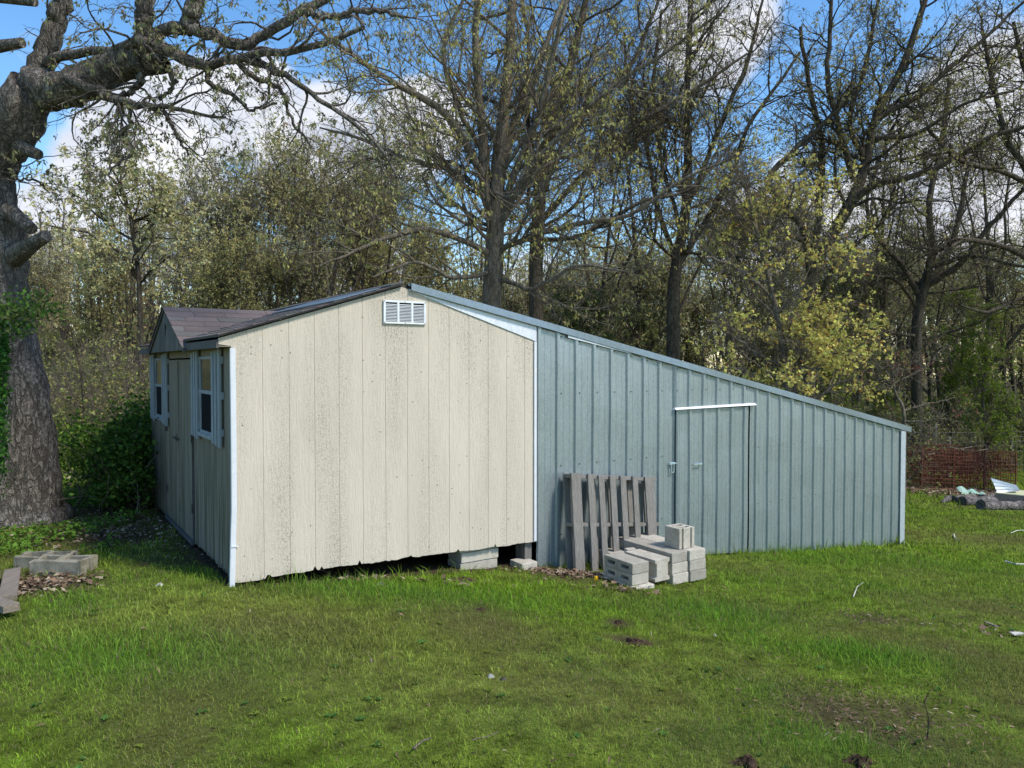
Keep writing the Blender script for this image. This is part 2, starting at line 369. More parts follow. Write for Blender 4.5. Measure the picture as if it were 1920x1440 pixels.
def lawn_col(x, y):
    a = vnoise(x, y, 1.3, 20)*.5+.5; b = vnoise(x, y, 4.5, 21)*.5+.5
    g1 = np.array([.215, .345, .028]); g2 = np.array([.31, .355, .07]); g3 = np.array([.11, .26, .028])
    k = np.clip((a-.35)*1.6, 0, 1)[:, None]; c = g1*(1-k)+g2*k
    k2 = (np.clip((b-.5)*1.6, 0, 1)*.6)[:, None]; c = c*(1-k2)+g3*k2
    f1 = vnoise(x, y, 17, 22); f2 = vnoise(x, y, 38, 23); c = c*np.clip(1+.55*f1+.6*f2, .4, 1.8)[:, None]
    dry = np.clip(vnoise(x, y, 2.6, 24)*1.5+.25*np.clip((5.5-y)/2, -1, 1)+.1, 0, .75)[:, None]; c = c*(1-dry)+np.array([.22, .225, .06])*dry
    lu = (blobs(x, y, LUSH)*.75)[:, None]; c = c*(1-lu)+np.array([.15, .34, .03])*lu
    return c
def ground_mesh():
    def ax(c, lo, hi, n, fine):
        u = np.linspace(-1, 1, n); k = fine
        s = np.sinh(u*k)/math.sinh(k); return np.where(s < 0, c+s*(c-lo), c+s*(hi-c))
    xs = ax(0, -160, 200, 420, 5.2); ys = ax(6, -30, 220, 420, 5.2)
    X, Y = np.meshgrid(xs, ys); x = X.ravel(); y = Y.ravel(); z = G(x, y)
    nx = len(xs); ny = len(ys); i = np.arange(nx*ny).reshape(ny, nx)
    q = np.stack([i[:-1, :-1], i[:-1, 1:], i[1:, 1:], i[1:, :-1]], -1).reshape(-1, 4)
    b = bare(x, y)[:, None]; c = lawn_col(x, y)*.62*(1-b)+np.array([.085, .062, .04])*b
    far = np.clip((y-26)/10, 0, 1)[:, None]; c = c*(1-far)+np.array([.07, .06, .035])*far
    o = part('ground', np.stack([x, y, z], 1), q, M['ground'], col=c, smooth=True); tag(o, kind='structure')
ground_mesh()

def grass():
    rng = np.random.RandomState(3)
    VV = []; CC = []; FF = []; base = 0
    zones = [(2.7, 4.2, 13000, .023, .0016), (4.2, 6.2, 9000, .027, .0021), (6.2, 9.5, 4200, .033, .003), (9.5, 15, 1200, .042, .006), (15, 26, 300, .06, .011)]
    for (y0, y1, dens, h, w) in zones:
        x0 = -.72*y1-1.4; x1 = .72*y1+1.4; n = int((x1-x0)*(y1-y0)*dens)
        x = rng.uniform(x0, x1, n); y = rng.uniform(y0, y1, n)
        k = np.abs(x) < .715*y+1.4; x = x[k]; y = y[k]
        b = bare(x, y); lu = blobs(x, y, LUSH); cl = vnoise(x, y, 14, 30)*.5+.5
        k = rng.rand(len(x)) < (1-b*.97)*(.55+.45*cl); t, nn = TN(x, y)
        k &= ~((t > .05) & (t < 2.82) & (nn < -.12) & (nn > -4.1)) & ~((t > 2.8) & (t < 9.32) & (nn < .0) & (nn > -4.1))
        k &= ~((x < -4.45) & (x > -5.5) & (y > 7.6) & (y < 8.4))
        x = x[k]; y = y[k]; b = b[k]; lu = lu[k]; t = t[k]; nn = nn[k]; n = len(x)
        z = G(x, y)
        edge = np.exp(-np.maximum(nn, 0)/.12)*((nn > -.2) & (t > 0) & (t < 9.3))
        hh = h*rng.gamma(5, .2, n)*(1+2.3*lu*rng.rand(n)+1.1*edge)*(1-.45*b)*(.75+.5*(vnoise(x, y, 3, 33)*.5+.5))
        tall = rng.rand(n) < .012; hh = np.where(tall, hh*2.1, hh)
        st = rng.rand(n) < .15+.35*b+.12*(vnoise(x, y, 5, 44) > .2); hh = np.where(st, hh*.55, hh)
        a = rng.uniform(0, 2*PI, n); lean = np.where(st, .02, hh*rng.uniform(.15, 1.0, n)); a2 = rng.uniform(0, 2*PI, n)
        wv = w*rng.uniform(.7, 1.3, n)
        wx = np.cos(a)*wv; wy = np.sin(a)*wv; lx = np.cos(a2)*lean; ly = np.sin(a2)*lean
        B = np.stack([x, y, z-.004], 1)
        P = np.empty((n, 5, 3))
        P[:, 0] = B+np.stack([-wx, -wy, 0*x], 1); P[:, 1] = B+np.stack([wx, wy, 0*x], 1)
        mid = B+np.stack([lx*.3, ly*.3, hh*.62], 1)
        P[:, 2] = mid+np.stack([wx, wy, 0*x], 1)*.8; P[:, 3] = mid-np.stack([wx, wy, 0*x], 1)*.8
        P[:, 4] = B+np.stack([lx, ly, hh], 1)
        c = lawn_col(x, y)*rng.uniform(.65, 1.5, (n, 1))
        c[st] = np.array([.30, .26, .12])*rng.uniform(.5, 1.3, (st.sum(), 1))
        yl = rng.rand(n) < .06; c[yl] = np.array([.23, .27, .03])*rng.uniform(.7, 1.2, (yl.sum(), 1))
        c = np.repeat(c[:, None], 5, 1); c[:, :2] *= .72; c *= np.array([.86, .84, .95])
        i = base+np.arange(n)[:, None]*5
        FF.append(i+np.array([0, 1, 2, 3])); FF.append(i+np.array([3, 2, 4]))
        VV.append(P.reshape(-1, 3)); CC.append(c.reshape(-1, 3)); base += n*5
    q = np.concatenate([f for f in FF if f.shape[1] == 4]); tr = np.concatenate([f for f in FF if f.shape[1] == 3])
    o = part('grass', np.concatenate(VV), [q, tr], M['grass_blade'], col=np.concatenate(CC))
    tag(o, 'short patchy spring lawn in front of the shed', 'grass', kind='stuff')
    # broad leaved weeds, low in the lawn
    V = []; Cc = []; n = 0
    for k in range(260):
        y = 2.9+6.5*rng.rand()**1.4; x = rng.uniform(-.68*y, .68*y)
        t, nn = TN(x, y)
        if nn < .25 and t > -.2: continue
        z = G(np.array([x]), np.array([y]))[0]; R = rng.uniform(.012, .034)
        base_c = np.array([.06, .13, .03])*rng.uniform(.7, 1.7) if rng.rand() < .7 else np.array([.16, .21, .03])
        for j in range(rng.randint(5, 10)):
            a = rng.uniform(0, 6.28); dr = np.array([math.cos(a), math.sin(a), 0]); sd = np.array([-dr[1], dr[0], 0]); l = R*rng.uniform(.7, 1.2); wd = l*.28
            c0 = np.array([x, y, z+.006])
            V += [c0, c0+dr*l*.55+sd*wd+Z*l*.35, c0+dr*l+Z*l*rng.uniform(.1, .45), c0+dr*l*.55-sd*wd+Z*l*.35]; Cc += [base_c*rng.uniform(.8, 1.2)]*4; n += 1
    o = part('lawn_weeds', np.array(V), np.arange(n*4).reshape(-1, 4), M['leaf'], col=np.array(Cc))
    tag(o, 'low broad leaved weeds scattered through the lawn', 'weeds', kind='stuff')
grass()
def litter():
    rng = np.random.RandomState(8); S = []
    def spot(px, py, rx, ry, n, sz=1): 
        p = gp(px, py); x = p[0]+rng.normal(0, rx, n); y = p[1]+rng.normal(0, ry, n); S.append((x, y, np.full(n, sz)))
    spot(190, 1000, .5, .35, 1100, .6); spot(80, 1095, .2, .14, 600, .65); spot(300, 975, .35, .5, 300, .55); spot(250, 950, .5, .6, 500, .6); spot(1110, 1080, .32, .10, 300, .7); spot(1040, 1075, .18, .07, 130, .6)
    spot(1790, 922, 1.1, .45, 2600, 1.5); spot(1585, 1345, .3, .22, 300, .36); spot(1700, 1340, .3, .2, 200, .36); spot(1660, 1165, .3, .12, 200, .35); spot(1600, 1300, .4, .3, 200, .28); spot(1870, 1190, .2, .1, 24, .8)
    spot(700, 1085, .5, .06, 60); spot(1150, 1105, .15, .07, 50); spot(370, 1030, .3, .4, 160, .4)
    y = rng.uniform(2.9, 9, 260); x = rng.uniform(-.66, .66, 260)*y; S.append((x, y, np.full(260, .4)))
    y = rng.uniform(10, 24, 3500); x = rng.uniform(-18, -2, 3500); S.append((x, y, np.full(3500, 1.6)))
    x = np.concatenate([s[0] for s in S]); y = np.concatenate([s[1] for s in S]); sz = np.concatenate([s[2] for s in S])
    t, nn = TN(x, y); k = ~((t > 2.8) & (t < 9.4) & (nn < .02) & (nn > -4.2)); x = x[k]; y = y[k]; sz = sz[k]; n = len(x)
    z = G(x, y)+rng.uniform(.004, .03, n); l = .035*sz*rng.uniform(.5, 1.3, n); a = rng.uniform(0, 6.28, n)
    d = np.stack([np.cos(a), np.sin(a), rng.normal(0, .3, n)], 1)*l[:, None]; s = np.stack([-np.sin(a), np.cos(a), rng.normal(0, .35, n)], 1)*(l*np.where(sz < .5, .28, .55))[:, None]; d[sz < .5] *= 1.6
    c = np.stack([x, y, z], 1); up = Z*(l*.25)[:, None]
    P = np.stack([c-d, c-s+up, c+d, c+s+up*rng.uniform(-1, 1.5, (n, 1))], 1)
    col = np.array([.165, .11, .075])*rng.uniform(.4, 1.6, (n, 1)); pale = rng.rand(n) < np.where(sz < .5, .10, .25); col[pale] = np.array([.36, .29, .21])*rng.uniform(.7, 1.2, (pale.sum(), 1))
    o = part('leaf_litter', P.reshape(-1, 3), np.arange(n*4).reshape(-1, 4), M['dry_leaf'], col=np.repeat(col, 4, 0))
    tag(o, 'brown fallen leaves lying in drifts on the lawn and wood floor', 'leaf litter', kind='stuff')
litter()

# ------------------------------------------------------------------ the garden shed
SB = 4.08            # depth of the shed
TG = 2.795           # width of the gable
def gable_z(t, over=.0): return 2.327-.313*abs(t-1.40)+over
def jag(rng, x0, x1, lo, hi, step=.018):
    xs = np.arange(x0, x1, step); z = np.zeros(len(xs)); v = 0
    for i in range(len(xs)):
        v = .85*v+rng.normal(0, .0022)
        z[i] = v if rng.rand() > .06 else v+rng.uniform(.008, .035)
    return xs, np.clip(z, lo, hi)
def build_shed():
    rng = np.random.RandomState(5); shed = thing('garden_shed', 'cream timber garden shed with small brown dormer, left of the metal lean-to', 'shed', O)
    # gable wall: boards with sunk grooves, rotted lower edge, eave wings
    ts = []; t = -.06
    xs, jz = jag(rng, -.0, TG, -.03, .07)
    grooves = [.225+.2035*k for k in range(13)]
    pts = set([round(v, 4) for v in xs]+[TG, -.092, -.001, 1.40]+[g+o for g in grooves for o in (-.006, -.003, .003, .006)])
    pts = sorted(pts); V = []; Fc = []
    for i, tt in enumerate(pts):
        off = -.0035 if any(abs(tt-g) < .004 for g in grooves) else 0
        if tt < -.0005: zb = 1.803-(tt+.092)*.12
        else: zb = .015-.024*tt+np.interp(tt, xs, jz)-.03*math.exp(-tt/.2)
        if tt > -.0005 and tt < .02: zb = .0
        zt = gable_z(tt, -.012)
        if zt < zb: zt = zb+.003
        V += [W(tt, off, zb), W(tt, off, zt), W(tt, -.014, zb), W(tt, -.014, zt)]
    for i in range(len(pts)-1):
        a = 4*i; b = a+4
        if pts[i] < -.0005 <= pts[i+1]: pass
        Fc += [(a, b, b+1, a+1), (a+2, a+3, b+3, b+2), (a, a+2, b+2, b), (a+1, b+1, b+3, a+3)]
    Fc += [(0, 1, 3, 2), (4*len(pts)-4, 4*len(pts)-2, 4*len(pts)-1, 4*len(pts)-3)]
    # the wing is below the eave only: drop the strip between wing and wall foot
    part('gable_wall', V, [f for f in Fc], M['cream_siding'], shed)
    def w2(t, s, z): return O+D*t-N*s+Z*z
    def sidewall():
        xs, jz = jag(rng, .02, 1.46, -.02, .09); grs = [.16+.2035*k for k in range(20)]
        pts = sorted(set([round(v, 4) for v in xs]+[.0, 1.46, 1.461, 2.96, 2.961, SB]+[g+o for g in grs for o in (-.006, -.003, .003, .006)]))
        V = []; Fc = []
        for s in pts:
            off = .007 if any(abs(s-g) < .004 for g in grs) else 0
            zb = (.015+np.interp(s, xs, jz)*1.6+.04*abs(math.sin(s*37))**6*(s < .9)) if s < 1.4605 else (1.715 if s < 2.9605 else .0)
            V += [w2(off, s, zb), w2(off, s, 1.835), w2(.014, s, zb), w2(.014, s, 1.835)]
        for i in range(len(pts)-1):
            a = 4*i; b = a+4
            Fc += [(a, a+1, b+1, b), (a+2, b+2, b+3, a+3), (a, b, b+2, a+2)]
        part('side_wall', V, Fc, M['shaded_stained_siding'], shed)
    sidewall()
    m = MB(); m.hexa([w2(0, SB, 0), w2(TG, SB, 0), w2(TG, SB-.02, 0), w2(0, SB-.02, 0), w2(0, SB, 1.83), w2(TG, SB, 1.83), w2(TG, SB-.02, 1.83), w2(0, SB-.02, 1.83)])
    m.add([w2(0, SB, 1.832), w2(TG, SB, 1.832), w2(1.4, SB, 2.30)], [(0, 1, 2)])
    m.build('back_wall', M['shaded_stained_siding'], shed)
    m = MB(); m.wbox(.02, TG-.01, -SB+.03, -.03, .09, .12)
    for s in np.arange(.3, SB, .6): m.wbox(.05, TG-.05, -s-.02, -s+.02, -.03, .088)
    m.build('floor', M['dark_trim'], shed)
    m = MB(); m.wbox(TG-.02, TG, -SB, -.016, 0, 1.86); m.build('partition_wall', M['shaded_stained_siding'], shed)
    # main roof
    def roofpt(t, s, dz): return w2(t, s, gable_z(t)+dz)
    m = MB()
    for (t0, t1, e) in ((-.10, 1.40, -.035), (1.401, 2.80, .03)):
        m.hexa([roofpt(t0, e, -.0), roofpt(t1, e, -.0), roofpt(t1, SB+.05, -.0), roofpt(t0, SB+.05, -.0), roofpt(t0, e, .010), roofpt(t1, e, .010), roofpt(t1, SB+.05, .010), roofpt(t0, SB+.05, .010)])
    rf = m.build('roof', M['dark_trim'], shed)
    def shingle_mesh(name, fn, nu, rows, lu, colr, parent, clip=None):
        V = []; Fc = []; C = []
        for r in range(rows):
            off = (r % 2)*.15+rng.uniform(0, .05); u = -off
            while u < lu:
                ln = .30 if rng.rand() > .3 else .60
                a = max(0, u+.003); b = min(lu, u+ln-.003); u += ln
                if b <= a+.02: continue
                v0 = r/rows; v1 = min(1, (r+1.25)/rows)
                dz = rng.uniform(0, .003); base = len(V)
                if clip: 
                    a0, b0 = max(a, clip(v0)), b; a1, b1 = max(a, clip(v1)), b
                    if clip(v0) > b-.01: continue
                    a1 = min(a1, b-.001)
                else: a0 = a1 = a; b0 = b1 = b
                V += [fn(a0, v0, .008+dz), fn(b0, v0, .008+dz), fn(b1, v1, .001), fn(a1, v1, .001), fn(a0, v0, .0), fn(b0, v0, .0)]
                c = np.array(colr)*rng.uniform(.75, 1.25)*(1+rng.normal(0, .04, 3)); C += [c]*6
                Fc += [(base, base+1, base+2, base+3), (base+4, base+5, base+1, base), (base+4, base, base+3), (base+5, base+2, base+1)]
        return part(name, V, Fc, M['shingle'], parent, col=np.array(C))
    for (te, sg) in ((-.104, 1), (2.80, -1)):
        if sg < 0: continue
        shingle_mesh('shingles', lambda u, v, h: roofpt(te+sg*v*1.504, -.045+u, .012+h), 0, 12, SB+.09, (.135, .108, .098), rf)
    m = MB(); # ridge cap and lifted sheet on the far slope
    m.hexa([roofpt(1.28, -.05, .022), roofpt(1.40, -.05, .022), roofpt(1.40, SB, .022), roofpt(1.28, SB, .022), roofpt(1.28, -.05, .032), roofpt(1.40, -.05, .036), roofpt(1.40, SB, .036), roofpt(1.28, SB, .032)])
    m.build('ridge_cap', M['dark_trim'], rf)
    m = MB(); m.hexa([roofpt(.85, .12, .023), roofpt(1.26, .12, .023), roofpt(1.26, 2, .023), roofpt(.85, 2, .023), roofpt(.85, .12, .029), roofpt(1.26, .12, .029), roofpt(1.26, 2, .029), roofpt(.85, 2, .029)])
    m.build('patch_sheet', M['fascia_metal'], rf)
    # eave boards on both sides of the dormer
    for (s0, s1) in ((-.0, 1.17), (3.23, SB+.03)):
        m = MB(); m.hexa([w2(-.108, s0, 1.775), w2(-.09, s0, 1.775), w2(-.09, s1, 1.775), w2(-.108, s1, 1.775), w2(-.108, s0, 1.838), w2(-.09, s0, 1.838), w2(-.09, s1, 1.838), w2(-.108, s1, 1.838)])
        m.build('eave_board', M['dark_trim'], shed)
    m = MB(); m.hexa([w2(-.089, .0, 1.785), w2(-.002, .0, 1.785), w2(-.002, SB, 1.785), w2(-.089, SB, 1.785), w2(-.089, .0, 1.793), w2(-.002, .0, 1.793), w2(-.002, SB, 1.793), w2(-.089, SB, 1.793)])
    m.build('soffit', M['shaded_stained_siding'], shed)
    # dormer
    sc_ = 2.205; hw = 1.01; ez = 1.80; az = 2.20
    m = MB(); P = [w2(-.119, sc_-hw, ez-.02), w2(-.119, sc_+hw, ez-.02), w2(-.119, sc_, az)]; Q = [p+D*.02 for p in P]
    # rotted hole in the boards: ring of faces round it
    hole = [w2(-.119, sc_+o, z) for o, z in ((.02, 2.06), (-.035, 2.045), (-.05, 2.01), (-.02, 1.985), (.0, 1.94), (.02, 1.90), (.035, 1.95), (.025, 2.0))]
    V = P+hole; m.add(V, [(0, 5, 4, 2), (2, 4, 3), (0, 6, 5), (0, 7, 6), (0, 8, 7), (0, 1, 8), (1, 9, 8), (1, 10, 9), (1, 3, 10), (1, 2, 3)])
    m.add(P+Q, [(0, 1, 4, 3), (1, 2, 5, 4), (2, 0, 3, 5)])
    dm = m.build('dormer', M['grey_board'], shed)
    def tridge(z): return (z-1.842)/.313-.15
    def dslope(sgn):
        # u along the ridge direction (t), v from eave to ridge
        def fn(u, v, h):
            z = (ez-.005)+(az+.025-ez)*v; s = sc_+sgn*(hw+.03)*(1-v)
            return w2(-.135+u, s, z+h)
        ztop = az+.02; L_ = tridge(ztop)+.135+.05
        # valley: roof plane meets at t where gable_z = z
        V = [fn(0, 0, -.012), fn(.05, 0, -.012), fn(L_, 1, -.012), fn(0, 1, -.012), fn(0, 0, .0), fn(.05, 0, .0), fn(L_, 1, .0), fn(0, 1, .0)]
        mm = MB(); mm.hexa(V); b = mm.build('dormer_roof', M['dark_trim'], dm)
        Vv = []; Fc = []; C = []; rows = 8
        for r in range(rows):
            v0 = r/rows; v1 = min(1, (r+1.2)/rows); u = -(r % 2)*.15-rng.uniform(0, .08)
            while u < L_+.1:
                ln = rng.choice([.3, .3, .45]); a = max(-.01, u+.002); bb = u+ln-.002; u += ln
                e0 = .05+(L_-.05)*v0; e1 = .05+(L_-.05)*v1
                a0 = min(a, e0); b0 = min(bb, e0); a1 = min(a, e1); b1 = min(bb, e1)
                if b1-a1 < .01: continue
                i = len(Vv); dz = rng.uniform(0, .004)
                Vv += [fn(a0, v0, .010+dz), fn(b0, v0, .010+dz), fn(b1, v1, .002), fn(a1, v1, .002), fn(a0, v0, 0), fn(b0, v0, 0)]
                c = np.array([.145, .108, .10] if rng.rand() < .6 else [.135, .122, .11])*rng.uniform(.82, 1.12); C += [c]*6
                Fc += [(i, i+1, i+2, i+3), (i+4, i+5, i+1, i), (i+4, i, i+3), (i+5, i+2, i+1)]
        part('shingles', Vv, Fc, M['shingle'], dm, col=np.array(C))
    dslope(-1); dslope(1)
    m = MB()
    for sg in (-1, 1):
        a = (sc_+sg*(hw+.03), ez-.045); b = (sc_+sg*.0, az-.01)
        m.hexa([w2(-.135, a[0], a[1]), w2(-.112, a[0], a[1]), w2(-.112, b[0], b[1]), w2(-.135, b[0], b[1]), w2(-.135, a[0], a[1]+.035), w2(-.112, a[0], a[1]+.035), w2(-.112, b[0], b[1]+.03), w2(-.135, b[0], b[1]+.03)])
    m.build('bargeboard', M['dark_trim'], dm)
    # corner trims
    m = MB(); pts = [(0, 0, 1.775), (.002, 0, 1.0), (.0, 0, .55), (-.01, 0, .28), (-.012, .0, .20), (-.02, 0, -.03)]
    for i in range(len(pts)-1):
        (a, _, z1), (b, _, z0) = pts[i], pts[i+1]
        m.hexa([W(b-.004, .012, z0), W(b+.027, .012, z0), W(b+.027, .002, z0), W(b-.004, .002, z0), W(a-.004, .012, z1), W(a+.027, .012, z1), W(a+.027, .002, z1), W(a-.004, .002, z1)])
        m.hexa([W(b-.011, .012, z0), W(b-.0045, .012, z0), W(b-.0045, -.02, z0), W(b-.011, -.02, z0), W(a-.011, .012, z1), W(a-.0045, .012, z1), W(a-.0045, -.02, z1), W(a-.011, -.02, z1)])
    m.wbox(-.014, .036, .013, .018, .275, .283)
    m.build('corner_trim', M['white_trim'], shed)
    m = MB(); m.wbox(TG-.022, TG+.006, .003, .015, -.045, 1.872); m.build('corner_trim', M['white_trim'], shed)
    # white flashing under the metal fascia
    m = MB(); zf = lambda t: 2.347-.2005*(t-1.40)
    P = [W(1.465, .010, 2.285), W(TG+.006, .010, 1.873), W(TG+.006, .010, zf(TG)-.035), W(1.465, .010, zf(1.465)-.035)]
    m.hexa([P[0], P[1], P[1]-N*.007, P[0]-N*.007, P[3], P[2], P[2]-N*.007, P[3]-N*.007]); m.build('flashing', M['bright_metal'], shed)
    # louvre vent
    m = MB(); a, b, z0, z1 = 1.226, 1.62, 1.998, 2.194
    m.wbox(a, b, .002, .006, z0, z1)
    for t in (a, a+.125, a+.255, b-.018): m.wbox(t, t+.018, .0062, .018, z0, z1)
    for z in (z0, z1-.016): m.wbox(a+.0182, b-.0182, .0062, .0175, z, z+.016)
    vent = m.build('vent', M['white_paint'], shed, bevel=.001)
    m = MB()
    k = z0+.022
    while k < z1-.024:
        for (t0, t1) in ((a+.019, a+.124), (a+.144, a+.254), (a+.274, b-.019)):
            m.hexa([W(t0, .0165, k), W(t1, .0165, k), W(t1, .0075, k+.004), W(t0, .0075, k+.004), W(t0, .0165, k+.003), W(t1, .0165, k+.003), W(t1, .0075, k+.0065), W(t0, .0075, k+.0065)])
        k += .0125
    m.build('louvres', M['white_paint'], vent)
    m = MB(); m.wbox(a+.0185, b-.0185, .0064, .007, z0+.0165, z1-.0165); m.build('backing', M['dark'], vent)
    for t in (a+.008, (a+b)/2, b-.008):
        for z in (z0+.008, z1-.008):
            m = MB(); m.wbox(t-.003, t+.003, .0182, .021, z-.003, z+.003)
            m.build('screw', M['dark'], vent)
    # side: windows, shutters, double door
    def sbox(m, s0, s1, n0, n1, z0, z1):   # n = outward from the side wall
        m.hexa([w2(-n1, s1, z0), w2(-n1, s0, z0), w2(-n0, s0, z0), w2(-n0, s1, z0), w2(-n1, s1, z1), w2(-n1, s0, z1), w2(-n0, s0, z1), w2(-n0, s1, z1)])
    for wi, (s0, s1) in enumerate(((.60, 1.09), (3.10, 3.60))):
        z0, z1 = 1.065, 1.72; m = MB(); e = .022
        sbox(m, s0, s0+e, .002, .022, z0, z1); sbox(m, s1-e, s1, .002, .022, z0, z1); sbox(m, s0+e+.0005, s1-e-.0005, .002, .0215, z1-e, z1); sbox(m, s0+e+.0005, s1-e-.0005, .002, .0215, z0, z0+.025)
        wd = m.build('window', M['shutter_paint'], shed)
        m = MB(); sbox(m, s0+e+.001, s1-e-.001, .006, .021, 1.405, 1.435); sbox(m, s0+e+.001, s0+e+.012, .006, .019, z0+.026, z1-e-.001); sbox(m, s1-e-.012, s1-e-.001, .006, .019, z0+.026, z1-e-.001); m.build('sash', M['shutter_paint'], wd)
        m = MB(); sbox(m, s0+e+.0125, s1-e-.0125, .004, .014, 1.436, z1-e-.001); m.build('pane', M['glass'], wd)
        m = MB(); sbox(m, s0+e+.0125, s1-e-.0125, .004, .012, z0+.026, 1.404); m.build('insect_screen', M['dark'], wd)
        m = MB(); sbox(m, s0-.02, s1+.02, .0225, .036, z0-.03, z0+.004); m.build('sill', M['shutter_paint'], wd)
        for (q0, q1, tilt) in ((s0-.345, s0-.045, 0), (s1+.03, s1+.31, 0)):
            if q1 > SB: q1 = SB-.01; q0 = q1-.28
            m = MB(); w = (q1-q0); bw = .072; g = (w-3*bw)/2
            for j in range(3): sbox(m, q0+j*(bw+g), q0+j*(bw+g)+bw, .022, .036, 1.0+.008*j, 1.775-.01*j)
            for z in (1.09, 1.38, 1.66): sbox(m, q0-.012, q1+.0, .004, .0218, z, z+.055)
            m.build('shutter', M['shutter_paint'], shed)
    for (s0, s1) in ((1.475, 2.20), (2.215, 2.945)):
        m = MB(); sbox(m, s0, s1, -.012, .006, .03, 1.70); dr = m.build('door', M['shaded_stained_siding'], shed)
        m = MB(); hs = s0+.03 if s0 < 2 else s1-.03
        for z in (.30, .95, 1.58): m = MB(); sbox(m, hs-.045, hs+.045, .0065, .014, z, z+.05); sbox(m, hs-.035, hs-.018, .014, .026, z-.015, z+.065); m.build('hinge', M['rusty_hardware'], dr)
    m = MB(); sbox(m, 2.165, 2.20, .0065, .02, .05, 1.69); m.build('door_trim', M['shaded_stained_siding'], shed)
    m = MB(); sbox(m, 2.215, 2.30, .0065, .016, .88, .96); sbox(m, 2.15, 2.36, .0165, .045, .905, .925); m.build('door_latch', M['rusty_hardware'], shed)
    m = MB(); sbox(m, 1.465, 2.955, .0, .03, -.01, .028); sbox(m, 1.47, 1.4745, .001, .02, .03, 1.71); m.build('door_sill', M['dark_trim'], shed)
build_shed()

